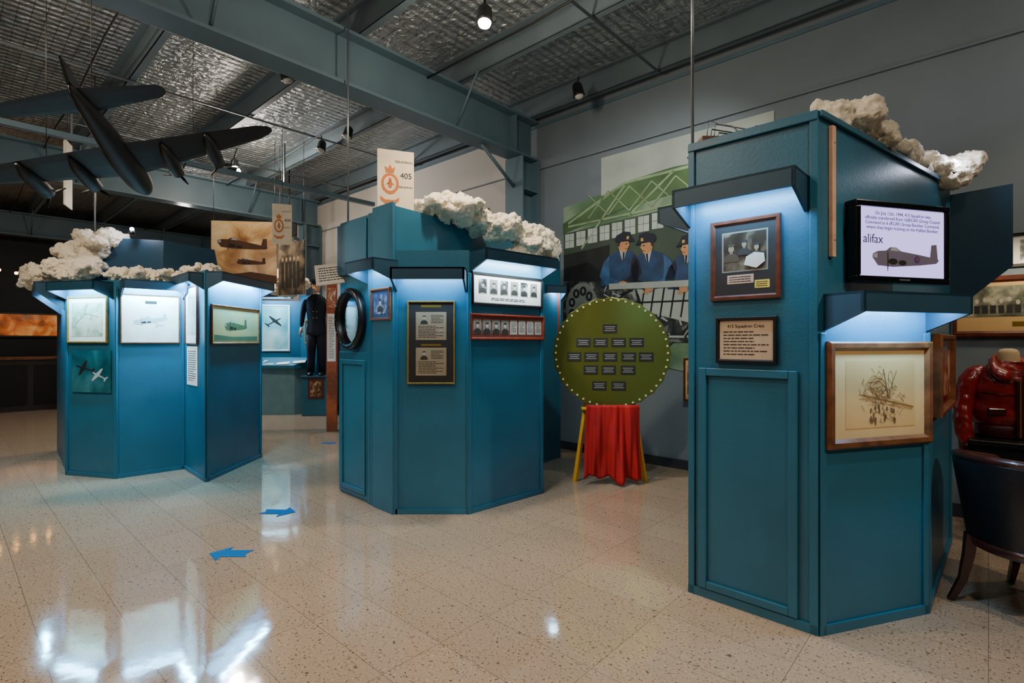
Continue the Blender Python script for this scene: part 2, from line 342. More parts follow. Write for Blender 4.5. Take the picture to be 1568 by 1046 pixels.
hood(Lb,'L12',.0,.6,1.95,e=22,col=cb); hood(Lb,'L23',.03,.58,1.97,e=34,col=cb); hood(Lb,'L01',.8,1.6,1.96,d=.25,e=20,drop=.3,col=cb); hood(Lb,'L34',.03,.7,2.03,d=.14,e=24,col=cb); hood(Lb,'L45',.0,1.08,2.04,d=.16,e=42,col=cb)

# ------------------------------------------------------------------ framed things
def frame(name,M,w,h,fw,fmat,matm,d=.022):
    r=root(name,M=M)
    def ring(i,y): return [(-w/2+i,y,-h/2+i),(w/2-i,y,-h/2+i),(w/2-i,y,h/2-i),(-w/2+i,y,h/2-i)]
    V=ring(0,-.001)+ring(0,-d*.8)+ring(fw*.18,-d)+ring(fw*.65,-d)+ring(fw,-d*.5)
    F=[]
    for a in range(4):
        for k in range(4): F.append((a*4+k,a*4+(k+1)%4,(a+1)*4+(k+1)%4,(a+1)*4+k))
    mk(r,'moulding',V,[f[::-1] for f in F],fmat)
    mk(r,'mat_board',ring(fw*.9,-d*.52),[(0,1,2,3)],matm)
    r['fy']=-d*.52
    return r
def lines(r,x0,x1,z0,z1,n,y,mat=inkg,th=.35,seed=1):
    rnd=random.Random(seed+n); S=[]
    dz=(z1-z0)/n
    for i in range(n):
        zc=z1-dz*(i+.5); e=x1-(x1-x0)*rnd.choice([0,.02,.05,.3])
        a=x0
        while a<e-.001:
            b=min(e,a+(x1-x0)*rnd.uniform(.05,.16)); S.append([(a,zc-dz*th/2),(b,zc-dz*th/2),(b,zc+dz*th/2),(a,zc+dz*th/2)]); a=b+(x1-x0)*.02
    plates(r,'text_lines',S,y,.0003,mat)
def bomber(r,cx,cz,L,y,mat,flip=1,rot=0,nm='aircraft_drawing'):
    side=[(-.5,.02),(-.49,.06),(-.42,.09),(-.30,.10),(-.24,.14),(-.15,.14),(-.08,.10),(.2,.07),(.36,.05),(.38,.19),(.46,.20),(.48,.03),(.5,.02),(.46,-.02),(.2,-.05),(-.2,-.08),(-.42,-.07)]
    eng=[ell(-.2,-.02,.07,.035,12),ell(-.275,-.02,.008,.12,10),ell(-.06,-.03,.06,.03,12)]
    can=[[(-.24,.10),(-.22,.135),(-.15,.135),(-.1,.1)],[(-.49,.02),(-.48,.055),(-.43,.07),(-.43,.01)]]
    ca,sa=math.cos(rot),math.sin(rot)
    T=lambda P:[(cx+L*flip*(p[0]*ca-p[1]*sa),cz+L*(p[0]*sa+p[1]*ca)) for p in P]
    plates(r,nm,[T(side)],y,.0003,mat); plates(r,nm+'_engines',[T(e) for e in eng],y-.0004,.0003,ink); plates(r,nm+'_glazing',[T(e) for e in can],y-.0004,.0003,pm('print_glazing','#A9B2BA',.5))
def topplane(r,cx,cz,L,y,mat,rot=0,nm='aircraft_shape',sx=1,sz=1):
    P=[(0,.5),(.04,.42),(.05,.2),(.5,.14),(.5,.06),(.05,-.02),(.03,-.36),(.18,-.42),(.18,-.48),(0,-.46)]
    P=P+[(-p[0],p[1]) for p in P[::-1] if p[0]!=0]
    ca,sa=math.cos(rot),math.sin(rot)
    plates(r,nm,[[(cx+L*sx*(p[0]*ca-p[1]*sa),cz+L*sz*(p[0]*sa+p[1]*ca)) for p in P]],y,.0003,mat)
def person(r,cx,cz,h,y,suit,sk):
    plates(r,'portrait_shoulders',[[(cx-.36*h,cz-.5*h),(cx+.36*h,cz-.5*h),(cx+.33*h,cz-.25*h),(cx+.1*h,cz-.1*h),(cx-.1*h,cz-.1*h),(cx-.33*h,cz-.25*h)]],y-.0004,.0003,suit)
    plates(r,'portrait_face',[ell(cx,cz+.1*h,.13*h,.18*h,14),[(cx-.06*h,cz-.12*h),(cx+.06*h,cz-.12*h),(cx+.05*h,cz),(cx-.05*h,cz)]],y-.0008,.0003,sk)
    plates(r,'portrait_cap',[[(cx-.15*h,cz+.2*h),(cx+.15*h,cz+.2*h),(cx+.17*h,cz+.32*h),(cx-.12*h,cz+.34*h)],rect(cx-.05*h,cz+.12*h,.03*h,.02*h),rect(cx+.05*h,cz+.12*h,.03*h,.02*h)],y-.0012,.0003,suit)
sepia=photomat('sepia_photo',['#2A1A12','#6B4A33','#C9AE88'],14); bw=photomat('bw_photo',['#1C1C1C','#6A6A66','#C8C5BC'],16)
suitg=pm('photo_dark_grey','#2E2D2A',.5); skg=pm('photo_light_grey','#B9B0A2',.5); bgg=pm('photo_mid_grey','#7F7B72',.5)
r=frame('framed_photograph',WF('AB',.297,1.776,.001),.342,.41,.026,wood,darkmat); y=r['fy']
plate(r,'photo_border',rect(0,.04,.225,.205),y-.0006,.0006,bgg)
plate(r,'photo_print',rect(0,.04,.21,.19),y-.001,.0008,photomat('sepia_airmen_photo',['#12100C','#3B3226','#8D7D66'],9))
brn=pm('photo_brown','#4A3C2C',.5)
for i,(x,z,hh) in enumerate([(-.065,.045,.11),(.0,.065,.09),(.06,.045,.09)]): person(r,x,z,hh,y-.0015-.0015*i,brn if i==0 else suitg,pm('photo_tan_face','#9A8568',.5))
plate(r,'photo_white_shirt',[(.0,-.03),(.06,-.05),(.10,-.02),(.095,.02),(.05,.03),(.01,.01)],y-.0055,.0005,pm('photo_white','#D9D2C2',.5))
plate(r,'photo_title',rect(-.02,-.10,.13,.045),y-.001,.0008,pm('pink_paper','#C8A48C',.6))
plate(r,'brass_label',rect(.085,-.13,.07,.04),y-.001,.0008,pm('yellow_label','#D9BE4E',.5)); lines(r,-.075,.035,-.118,-.083,3,y-.0016,ink)
lines(r,.058,.112,-.145,-.115,3,y-.0016,ink)
r=frame('framed_text_panel',WF('AB',.302,1.367,.001),.297,.235,.02,black,pm('beige_text_paper','#C0A78C',.6)); y=r['fy']
text(r,'title','415 Squadron Crest',0,.07,.022,ink,y-.001); lines(r,-.11,.11,-.08,.05,8,y-.001,ink,.3)
r=frame('framed_pencil_sketch',WF('BC',.36,1.11,.002),.66,.5,.045,woodb,cream,d=.035); y=r['fy']
plate(r,'sketch_sheet',rect(0,0,.44,.32),y-.001,.0008,pm('sketch_paper','#C99F62',.6,ns=3))
pc=pm('pencil_brown','#6E4E2C',.7); pc2=pm('pencil_sepia_light','#AD8348',.7)
plates(r,'sketch_fuselage',[[(-.10,.05),(-.06,.09),(.0,.085),(.04,.03),(.0,-.01),(-.07,.01)],[(-.12,.0),(.02,-.01),(.21,-.065),(.2,-.075),(.0,-.03),(-.12,-.02)]],y-.0016,.0003,pc2)
rnd=random.Random(4)
def stroke(a,b,c,d,w=.0016):
    v=Vector((c-a,d-b)); nn=Vector((-v.y,v.x)).normalized()*w
    return [(a,b),(c,d),(c+nn.x,d+nn.y),(a+nn.x,b+nn.y)]
S=[]
for (ex,ez,rx,rz) in [(-.02,.035,.05,.042),(-.02,.035,.03,.025),(.06,.06,.016,.05),(-.08,.005,.03,.022),(.03,-.0,.03,.02)]:
    for i in range(20):
        a=i*math.pi/10; S.append(stroke(ex+rx*math.cos(a),ez+rz*math.sin(a),ex+rx*math.cos(a+.3),ez+rz*math.sin(a+.3)))
for _ in range(130):
    a,b=rnd.gauss(0,.06),rnd.gauss(-.02,.055); a=max(-.17,min(.17,a)); b=max(-.14,min(.13,b)); S.append(stroke(a,b,a+rnd.uniform(-.03,.04),b+rnd.uniform(-.03,.03)))
S+= [stroke(.05,-.02,.015,.12,.004),stroke(-.14,.0,.21,-.07,.003),stroke(-.14,-.02,.2,-.08,.002),stroke(.05,.0,.10,.11,.003)]
plates(r,'sketch_linework',S,y-.0024,.0003,pc)
plates(r,'sketch_crew_figures',[ell(rnd.uniform(-.07,.09),rnd.uniform(-.14,-.06),.006,.012,8) for _ in range(24)],y-.0022,.0003,pc)
r=frame('framed_glass_case',WF('CD',.60,1.18,.002),.85,.44,.035,woodb,pm('glossy_dark_print','#4A3026',.1,coat=1),d=.045); y=r['fy']
plate(r,'print',rect(0,0,.6,.26),y-.001,.0008,photomat('red_print',['#3A1410','#8A4A34','#C8A080'],7))
tvM=Matrix.Translation((1.946,2.635,1.85))@Matrix.Rotation(math.atan2(.17,.602),4,'Z')
r=root('television',M=tvM)
boxes(r,'bezel',[(-.31,.31,-.035,.03,-.2,-.168),(-.31,.31,-.035,.03,.17,.2),(-.31,-.275,-.035,.03,-.168,.17),(.275,.31,-.035,.03,-.168,.17)],blackp,bevel=.006)
box(r,'housing',-.29,.29,0,.08,-.18,.18,blackp,bevel=.02)
box(r,'screen',-.275,.275,-.027,-.02,-.168,.17,pm('tv_screen_glow','#B9B4E0',.3,na=.02,em='#ABA0EE',es=1.8))
sc=pm('screen_text_dark','#1E2450',.5)
text(r,'caption','On July 12th, 1944, 415 Squadron was\nofficially transferred from 16(RCAF) Group Coastal\nCommand to 6 (RCAF) Group Bomber Command,\nwhere they began training on the Halifax Bomber.',0,.105,.0235,sc,-.0285)
text(r,'headline','alifax',-.195,.012,.062,pm('screen_text_purple','#4B3F72',.5),-.0285)
bomber(r,.02,-.085,.44,-.0285,pm('screen_aircraft_grey','#6D6880',.5))
plates(r,'roundel',[ell(.09,-.078,.018,.018,16)],-.0295,.0003,pm('roundel_blue','#3A4488',.5)); plates(r,'roundel_red',[ell(.09,-.078,.009,.009,12)],-.0305,.0003,pm('roundel_red','#A03A48',.5))
plates(r,'brand_badge',[rect(0,-.184,.07,.008)],-.0365,.001,rodm)
tube(r,'wall_bracket',[(-.1,.07,0),(-.2,.17,0)],.02,black,seg=8); tube(r,'power_cable',[(-.3,.03,-.05),(-.33,.03,.15),(-.35,.06,.35),(-.4,.1,.5),(-.42,.12,.58)],.006,wire,seg=6)
r=root('porthole_window',M=WF('EG',.25,1.557,.013))
n=32; V=[];F=[]
prof=[(1.0,0),(1.02,-.04),(.93,-.065),(.82,-.05),(.78,-.02),(.78,.0)]
for (k,yy) in prof:
    for i in range(n):
        a=2*math.pi*i/n; V.append((.225*k*math.cos(a),yy,.265*k*math.sin(a)))
for a in range(len(prof)-1):
    for i in range(n): F.append((a*n+i,(a+1)*n+i,(a+1)*n+(i+1)%n,a*n+(i+1)%n))
mk(r,'rubber_rim',V,F,black,smooth=True)
plate(r,'glass',ell(0,0,.18,.21,n),-.012,.004,pm('dark_glass','#26323C',.05,.7,coat=1))
plates(r,'bolts',[ell(.2*math.cos(a),.237*math.sin(a),.006,.006,8) for a in [i*math.pi/6 for i in range(12)]],-.066,.004,rodm)
r=frame('framed_photograph',WF('EG',.745,1.66,.031),.29,.26,.022,woodb,pm('blue_print_mat','#27406A',.4)); y=r['fy']
plate(r,'photo_print',rect(0,0,.19,.16),y-.001,.0008,photomat('blue_photo',['#10182A','#4A5A80','#B0B8C8'],12)); person(r,0,0,.12,y-.0015,suitg,skg)
r=frame('framed_citation',WF('GH',.281,1.352,.002),.376,.654,.014,gold,darkmat); y=r['fy']
for k,z in enumerate([.13,-.15]):
    plate(r,'citation_sheet',rect(.0,z,.24,.22),y-.001,.0008,pm('aged_paper','#8E8066',.6)); person(r,-.055,z+.055,.08,y-.0018,suitg,skg)
    lines(r,.0,.1,z+.02,z+.09,6,y-.0016,ink); lines(r,-.1,.1,z-.095,z+.005,8,y-.0016,ink)
plates(r,'title_bars',[rect(0,.285,.16,.02),rect(0,-.02,.16,.015)],y-.001,.0005,brass)
r=frame('framed_portrait_row',WF('HI',.42,1.785,.002),.80,.26,.022,black,paper); y=r['fy']
for i in range(6):
    x=-.29+.116*i; plate(r,'portrait_print',rect(x,.02,.085,.12),y-.001,.0008,bgg if i%2 else bw); person(r,x,.02,.1,y-.0018,suitg,skg)
lines(r,-.2,.2,-.09,-.065,2,y-.001,ink)
r=frame('framed_portrait_strip',WF('HI',.42,1.478,.002),.84,.21,.02,woodr,pm('red_brown_mat','#6E3325',.6)); y=r['fy']
for i in range(8):
    x=-.345+.0985*i; plate(r,'portrait_print',rect(x,0,.082,.12),y-.001,.0008,bgg if i<4 else pm('pale_grey_print','#A9A49A',.5))
    if i<4: person(r,x,0,.11,y-.0018,suitg,skg)
    else: lines(r,x-.03,x+.03,-.04,.04,6,y-.0016,inkg)
r=frame('framed_poster',WF('IJ',.14,1.68,.002),.21,.5,.02,pm('red_frame','#A0321E',.4),paper); y=r['fy']
plate(r,'poster_print',rect(0,0,.13,.36),y-.001,.0008,photomat('pink_poster',['#D8A890','#E8D8C0','#B04A3A'],8))
r=root('text_card',M=WF('IJ',.16,1.22,.002)); plate(r,'card',rect(0,0,.1,.36),-.004,.004,paper); lines(r,-.04,.04,-.15,.15,16,-.0045,ink)
r=root('information_label',M=Matrix.Translation((-1.62,4.72,1.97))@Matrix.Rotation(.25,4,'Z')@Matrix.Rotation(-.15,4,'Y')@Matrix.Rotation(-.5,4,'X'))
box(r,'plate',-.15,.15,-.006,.006,-.11,.11,paper,bevel=.002); lines(r,-.12,.12,-.08,.08,6,-.0065,ink); tube(r,'bracket',[(.05,.006,0),(.12,.06,0.0)],.008,black,seg=6)
r=frame('framed_map',WF('L12',.28,1.58,.002),.52,.47,.022,gold,paper); y=r['fy']
plate(r,'map_print',rect(0,0,.4,.34),y-.001,.0008,photomat('map_print',['#7F987E','#C9CBAE','#DDD3B3'],10)); plates(r,'map_route',[[(-.15,-.05),(-.02,.06),(-.02,.066),(-.155,-.044)],[(-.02,.06),(.15,.02),(.15,.026),(-.02,.066)]],y-.0015,.0003,inkg)
r=root('unframed_aircraft_print',M=WF('L12',.33,1.06,.002)); plate(r,'canvas',rect(0,0,.5,.42),-.012,.012,photomat('teal_sky_print',['#0C3A44','#1A5A62','#3C8088'],3))
topplane(r,-.08,.03,.26,-.013,ink,1.2,sz=.6); topplane(r,.1,-.04,.24,-.013,pm('print_grey_light','#A9B6B4',.5),1.0,sz=.6)
r=frame('framed_aircraft_drawing',WF('L23',.285,1.59,.002),.51,.5,.014,woodb,pm('warm_white_mat','#EADFCF',.6)); y=r['fy']
pg=pm('pencil_grey','#A8A8A6',.6)
bomber(r,0,-.02,.3,y-.0008,pg,rot=.15); topplane(r,.02,-.02,.25,y-.001,pg,.5,sz=.5); plates(r,'title_plate',[rect(0,.17,.1,.03)],y-.001,.0008,ink)
r=frame('framed_certificate',WF('L34',.29,1.63,.002),.42,.6,.018,wood,paper); y=r['fy']
plate(r,'certificate_print',rect(0,0,.26,.4),y-.001,.0008,photomat('teal_cert',['#6E9AA0','#B8CCC8','#E0DCCB'],6))
r=root('text_card',M=WF('L34',.29,1.11,.002)); plate(r,'card',rect(0,0,.36,.4),-.005,.005,paper); lines(r,-.14,.14,-.16,.16,14,-.0055,ink)
r=frame('framed_aircraft_painting',WF('L45',.53,1.53,.004),.95,.4,.02,woodb,pm('painting_cream','#DCCB8C',.5)); y=r['fy']
plate(r,'painting',rect(0,0,.87,.33),y-.001,.0008,photomat('sky_painting',['#8FAE90','#CDBE86','#E0C878'],2,dist=.2))
bomber(r,-.02,-.02,.45,y-.0015,pm('painted_aircraft','#5C6A40',.5)); plates(r,'painted_ground',[[(-.43,-.16),(.43,-.16),(.43,-.11),(-.1,-.12),(-.43,-.1)]],y-.0013,.0003,pm('painted_field','#5F7A5A',.5))
# ------------------------------------------------------------------ clouds
def tex(name,s,d):
    t=bpy.data.textures.new(name,'CLOUDS'); t.noise_scale=s; t.noise_depth=d; return t
ctex=tex('cotton_noise',.045,5); ctex2=tex('cotton_lump',.15,2); ctex3=tex('cotton_fuzz',.012,3)
def cloud(name,path,rad,n,seed,jit=1.0,zs=.85):
    import bmesh
    rnd=random.Random(seed); bm=bmesh.new(); P=[Vector(p) for p in path]
    for i in range(n):
        t=rnd.random()*(len(P)-1) if i>=len(P) else i; k=min(int(t),len(P)-2); c=P[k].lerp(P[k+1],t-k)
        rr=rad*rnd.uniform(.35,.95); c=c+Vector((rnd.uniform(-1,1),rnd.uniform(-1,1),rnd.uniform(-.3,.9)))*rad*.8*jit
        M=Matrix.Translation(c)@Matrix.Rotation(rnd.uniform(0,3),4,'Z')@Matrix.Rotation(rnd.uniform(-.6,.6),4,'X')@Matrix.Diagonal((rr*rnd.uniform(.9,1.5),rr*rnd.uniform(.7,1.1),rr*zs*rnd.uniform(.7,1.1),1))
        bmesh.ops.create_icosphere(bm,subdivisions=2,radius=1,matrix=M)
    me=bpy.data.meshes.new(name); bm.to_mesh(me); bm.free(); me.materials.append(cotton)
    o=bpy.data.objects.new(name,me); COL.objects.link(o)
    m=o.modifiers.new('r','REMESH'); m.mode='VOXEL'; m.voxel_size=.012; m.use_smooth_shade=True
    for t,s in ((ctex2,.12),(ctex,.07),(ctex3,.026)):
        m=o.modifiers.new('d','DISPLACE'); m.texture=t; m.strength=s; m.mid_level=.48; m.texture_coords='GLOBAL'
    return o
P=Vector((1.68,2.80,2.48)); Q=Vector((2.84,3.58,2.47))
cloud('cotton_cloud',[P,P.lerp(Q,.3)+Vector((0,0,.02)),P.lerp(Q,.6),Q,Q+Vector((.06,-.08,-.02))],.12,75,3)
P=Vector((-.70,4.50,2.48))
cloud('cotton_cloud',[P,P+Vector((.2,.05,.03)),(-.25,4.75,2.42),(.0,4.75,2.32),(.22,4.95,2.26)],.125,85,5)
cloud('cotton_cloud',[(.1,4.75,2.2),(.28,5.0,2.24),(.25,5.6,2.24)],.12,30,8)
cloud('cotton_cloud',[(-5.45,6.1,2.08),(-5.1,5.75,2.06),(-4.7,5.6,2.06),(-4.85,5.9,2.3),(-4.75,6.0,2.5)],.14,80,11)
cloud('cotton_cloud',[(-4.3,5.6,2.06),(-3.8,5.75,2.06),(-3.3,5.75,2.14)],.08,40,12)
cloud('cotton_cloud',[(-4.35,9.9,2.4),(-4.1,9.6,2.33),(-3.95,9.2,2.4)],.2,50,14)

# ------------------------------------------------------------------ signs & rods
def crest_sign(M,w,h,num,name='squadron_sign'):
    r=root(name,M=M); sg=pm('sign_cream','#E8D9BC',.5); box(r,'board',-w/2,w/2,-.006,.006,0,h,sg,bevel=.002)
    orr=pm('crest_orange','#C9722E',.5); cx=-.16*w
    plates(r,'crest_ring',[ell(cx,h*.46,w*.24,h*.17,24)],-.0075,.001,orr); plates(r,'crest_centre',[ell(cx,h*.46,w*.17,h*.12,24)],-.0088,.001,sg)
    plates(r,'crest_animal',[ell(cx,h*.45,w*.06,h*.07,12),ell(cx,h*.52,w*.04,h*.035,10),[(cx-w*.14,h*.44),(cx-w*.02,h*.48),(cx-w*.02,h*.45)],[(cx+w*.14,h*.44),(cx+w*.02,h*.48),(cx+w*.02,h*.45)]],-.0098,.0008,orr)
    plates(r,'crest_crown',[[(cx-w*.11,h*.64),(cx+w*.11,h*.64),(cx+w*.14,h*.73),(cx+w*.06,h*.70),(cx,h*.77),(cx-w*.06,h*.70),(cx-w*.14,h*.73)]],-.0088,.001,orr)
    plates(r,'crest_scroll',[[(cx-w*.26,h*.25),(cx-w*.13,h*.2),(cx+w*.13,h*.2),(cx+w*.26,h*.25),(cx+w*.24,h*.19),(cx+w*.12,h*.14),(cx-w*.12,h*.14),(cx-w*.24,h*.19)]],-.0088,.001,orr)
    text(r,'number',num,w*.28,h*.60,w*.22,ink,-.0075); text(r,'word','SQUADRON',w*.22,h*.82,w*.085,ink,-.0075); text(r,'word_fr','SQUADRON',w*.27,h*.42,w*.07,ink,-.0075)
    return r
r=crest_sign(Matrix.Translation((-.97,4.36,2.432))@Matrix.Rotation(.35,4,'Z'),.30,.52,'405')
r=crest_sign(Matrix.Translation((-3.3,7.5,2.75))@Matrix.Rotation(.3,4,'Z'),.26,.58,'408'); tube(r,'hang_wire',[(0,0,.58),(0,0,1.72)],.004,wire,seg=5)
r=crest_sign(Matrix.Translation((-5.1,6.0,2.9))@Matrix.Rotation(-1.1,4,'Z'),.3,.75,'419'); tube(r,'hang_wire',[(0,0,.75),(0,0,1.6)],.004,wire,seg=5)
for (x,yv,z0) in [(1.05,3.04,2.43),(-1.50,4.78,2.43),(-4.95,6.2,1.97)]:
    r=root('suspension_rod',(x,yv,z0)); tube(r,'rod',[(0,0,0),(0,0,4.5-z0)],.009,rodm,seg=8); rings(r,'base_flange',[(0,0,0,.03,.03),(.01,0,0,.03,.03),(.012,0,0,.012,.012),(.04,0,0,.012,.012)],rodm,seg=12)
r=root('junction_box',(1.14,2.98,2.43)); box(r,'box',-.07,.07,-.04,.04,0,.09,pm('brown_box','#6B4A38',.6),bevel=.006)
for k,(a,b) in enumerate([(.12,.12),(.2,.07),(.32,.1),(.4,.05)]):
    tube(r,'wire',[(-.03+.02*k,0,.07),(-.02+.02*k,0,.07+b),(.05+a*.4,-.05,.04+b*.8),(a+.03,-.12,.03),(a+.1,-.2,.02)],.004,wire if k%2 else rodm,seg=5)
r=root('extension_cord',(1.38,2.6,2.44)); tube(r,'cord',[(-.1,.1,.01),(-.02,.06,.02),(.03,0,.03),(.07,-.06,.015),(.10,-.02,-.02),(.11,.0,.02)],.008,wire,seg=6); box(r,'plug',-.13,-.08,.08,.12,0,.03,black,bevel=.004)
for loc,e in [((-4.35,5.98,2.61),5),((2.86,3.40,2.46),3)]:
    r=root('small_led_lamp',loc); rings(r,'base',[(-.03,0,0,.03,.03),(0,0,0,.03,.03),(.02,0,0,.02,.02)],black,seg=12); ball(r,'led',(0,0,.035),.022,bulbc); light('POINT','glow',(0,-.06,.08),e,(.75,.8,1),.03,r=r)

# ------------------------------------------------------------------ honour roll disc on easel
r=root('honour_roll_disc',M=Matrix.Translation((.954,5.03,1.25))@Matrix.Rotation(-.12,4,'Z')@Matrix.Rotation(-.04,4,'X'))
disc=pm('olive_gold_lacquer','#868A3C',.25,.75,ns=2,na=.08)
n=48; Rr=.555
plate(r,'disc_board',[(Rr*(1+.012*math.cos(math.pi*i))*math.cos(2*math.pi*i/n),Rr*.96*(1+.012*math.cos(math.pi*i))*math.sin(2*math.pi*i/n)) for i in range(n)],-.012,.024,disc,bevel=.003)
plates(r,'edge_rivets',[ell(.53*math.cos(2*math.pi*i/48),.51*math.sin(2*math.pi*i/48),.010,.010,10) for i in range(48)],-.018,.006,pm('rivet_cream','#D8CFA0',.4))
rows=[(503,[933]),(524,[893,919,946,973]),(546,[879,905,933,961,987]),(566,[904,931,960]),(590,[917,946])]
PL=[((x-935)*.0063,(540-yy)*.0063) for yy,xs in rows for x in xs]
plates(r,'name_plates',[rect(a,b,.135,.085) for a,b in PL],-.016,.004,ink)
plates(r,'plate_inlay',[rect(a,b+.018-.018*j,.10-.02*(j%2),.005) for a,b in PL for j in range(3)],-.0168,.0008,pm('engraved_silver','#C8C8C0',.3,.5))
e=root('wooden_easel',(.954,5.08,0))
tube(e,'leg_left',[(-.34,-.0,0),(-.13,.05,1.45)],[.026,.018],yellow,seg=4,smooth=False); tube(e,'leg_right',[(.34,-.0,0),(.13,.05,1.45)],[.026,.018],yellow,seg=4,smooth=False)
tube(e,'leg_back',[(0,.42,0),(0,.09,1.42)],.018,yellow,seg=4,smooth=False); box(e,'ledge',-.28,.28,-.04,.03,.70,.725,yellow,bevel=.003); box(e,'top_bar',-.14,.14,.04,.07,1.36,1.40,yellow,bevel=.003)
V=[];F=[];nx,nz=90,24
for j in range(nz+1):
    t=j/nz; z=.76-.70*t
    for i in range(nx+1):
        s=i/nx; x=(-.25+.5*s)*(1.0+.10*t)
        f=noise.noise(Vector((s*5.5,t*.9,3.1)))*.09*(.25+t)+noise.noise(Vector((s*13,t*1.3,7)))*.03*(.3+t)
        yy=-.075+f; zz=z+(.11*noise.noise(Vector((s*4,0,5))))*t*t
        V.append((x,yy,max(.006,zz)))
for j in range(nz):
    for i in range(nx): k=j*(nx+1)+i; F.append((k,k+1,k+nx+2,k+nx+1))
c=root('red_cloth_drape',(.954,5.02,0)); o=mk(c,'drape',V,F,red,smooth=True); so=o.modifiers.new('s','SOLIDIFY'); so.thickness=.004

# ------------------------------------------------------------------ mural
TC=2.75
mm=root('hangar_mural',M=Matrix.Translation(RW(-TC,5.335))@Matrix.Rotation(PHI,4,'Z'))
def X(t): return TC-t
mg=photomat('mural_green_sky',['#33553A','#5F8262','#9DAE9A'],1.3,dist=.4,rough=.6); mdk=pm('mural_dark','#161D20',.6,ns=3,na=.4); mgr=photomat('mural_machine',['#0C1011','#2E3839','#98A29C'],6,rough=.6,dist=1.2)
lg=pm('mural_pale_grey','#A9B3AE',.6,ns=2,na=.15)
plate(mm,'sky',[(X(3.98),1.3),(X(1.5),.9),(X(1.5),3.12),(X(3.42),3.12),(X(3.98),3.05)],-.004,.006,mg)
plate(mm,'upper_lit_patch',[(X(3.42),3.10),(X(1.5),3.10),(X(1.5),3.55),(X(3.42),3.55)],-.006,.002,lg)  # pale plate paints the light falling on the wall above the mural
plate(mm,'hangar_wall',[(X(3.97),2.1),(X(1.5),2.1),(X(1.5),2.75),(X(2.6),2.8),(X(3.97),2.72)],-.008,.003,pm('mural_hangar_grey','#3A4C42',.6,ns=2,na=.3))
plate(mm,'hangar_roof',[(X(3.98),2.85),(X(3.1),3.2),(X(2.5),3.24),(X(1.5),3.2),(X(1.5),2.9),(X(2.5),2.95),(X(3.1),2.9),(X(3.98),2.72)],-.009,.002,pm('mural_roof_green','#4E6E46',.6,ns=2,na=.45))
plate(mm,'hangar_doors',[(X(3.97),2.05),(X(3.3),2.05),(X(3.3),2.5),(X(3.97),2.45)],-.009,.002,mdk)
plates(mm,'hangar_windows',[rect(X(3.88-.17*i)+dx,2.62+.01*i+dz,.065,.085) for i in range(8) for dx in (-.035,.035) for dz in (-.045,.045)],-.0105,.002,pm('mural_window_light','#B5C5BE',.6))
def bar(a,za,b,zb,w):
    d=Vector((X(b)-X(a),zb-za)); nn=Vector((-d.y,d.x)).normalized()*w/2
    return [(X(a)+nn.x,za+nn.y),(X(a)-nn.x,za-nn.y),(X(b)-nn.x,zb-nn.y),(X(b)+nn.x,zb+nn.y)]
tr=[]
for k in range(8):
    a=3.6-.28*k; tr+= [bar(a,2.86,a-.28,3.14,.016),bar(a,3.14,a-.28,2.86,.012)]
tr+=[bar(3.9,2.84,3.1,3.19,.03),bar(3.1,3.19,1.5,3.22,.03),bar(3.9,2.80,1.5,2.86,.025),bar(3.7,2.5,3.1,3.16,.024),bar(3.05,2.8,2.5,3.2,.024),bar(2.5,2.8,1.9,3.16,.024)]
plates(mm,'roof_trusses',tr,-.0105,.001,pm('mural_truss','#8AA47E',.6,ns=4,na=.35))
plate(mm,'machinery',[(X(3.97),1.3),(X(2.95),1.0),(X(2.5),1.35),(X(1.5),1.35),(X(1.5),1.95),(X(2.6),2.1),(X(3.2),2.05),(X(3.97),2.12)],-.011,.003,mgr)
plate(mm,'nacelle_panel',[(X(2.95),1.98),(X(2.2),2.02),(X(1.6),1.9),(X(1.6),1.6),(X(2.3),1.55),(X(2.85),1.7)],-.0145,.002,lg)
plates(mm,'nacelle_ribs',[bar(2.9-.12*i,1.62,2.84-.12*i,2.0,.02) for i in range(9)]+[bar(2.95,1.8,1.7,1.78,.02)],-.0155,.001,mdk)
plates(mm,'engine_cowl',[ell(X(3.7),1.78,.24,.3,28)],-.0125,.001,pm('mural_cowl','#76827F',.6,ns=5,na=.3))
cyl=[ell(X(3.7)+.15*math.cos(a),1.78+.2*math.sin(a),.05,.06,10) for a in [k*.7 for k in range(9)]]
plates(mm,'engine_cylinders',cyl,-.0135,.001,mdk); plates(mm,'engine_core',[ell(X(3.7),1.78,.07,.09,16)]+[ell(X(3.7)+.15*math.cos(a),1.78+.2*math.sin(a),.02,.03,8) for a in [k*.7 for k in range(9)]],-.0145,.001,pm('mural_cowl',''))
rnd=random.Random(12)
plates(mm,'machinery_detail',[bar(a,z,a-rnd.uniform(-.15,.2),z+rnd.uniform(-.15,.15),rnd.uniform(.008,.025)) for a,z in [(rnd.uniform(1.7,3.4),rnd.uniform(1.4,1.95)) for _ in range(70)]],-.0128,.001,lg)
plates(mm,'machinery_shadow',[bar(a,z,a-rnd.uniform(-.15,.2),z+rnd.uniform(-.15,.15),rnd.uniform(.008,.03)) for a,z in [(rnd.uniform(1.7,3.4),rnd.uniform(1.4,1.95)) for _ in range(50)]],-.0132,.001,mdk)
nv=pm('mural_navy','#1C4068',.6,ns=6,na=.4); nv2=pm('mural_navy_dark','#0C1B30',.6); fl=pm('mural_flesh','#C48E64',.6); nv3=pm('mural_navy_light','#2F5A88',.6,ns=8,na=.4)
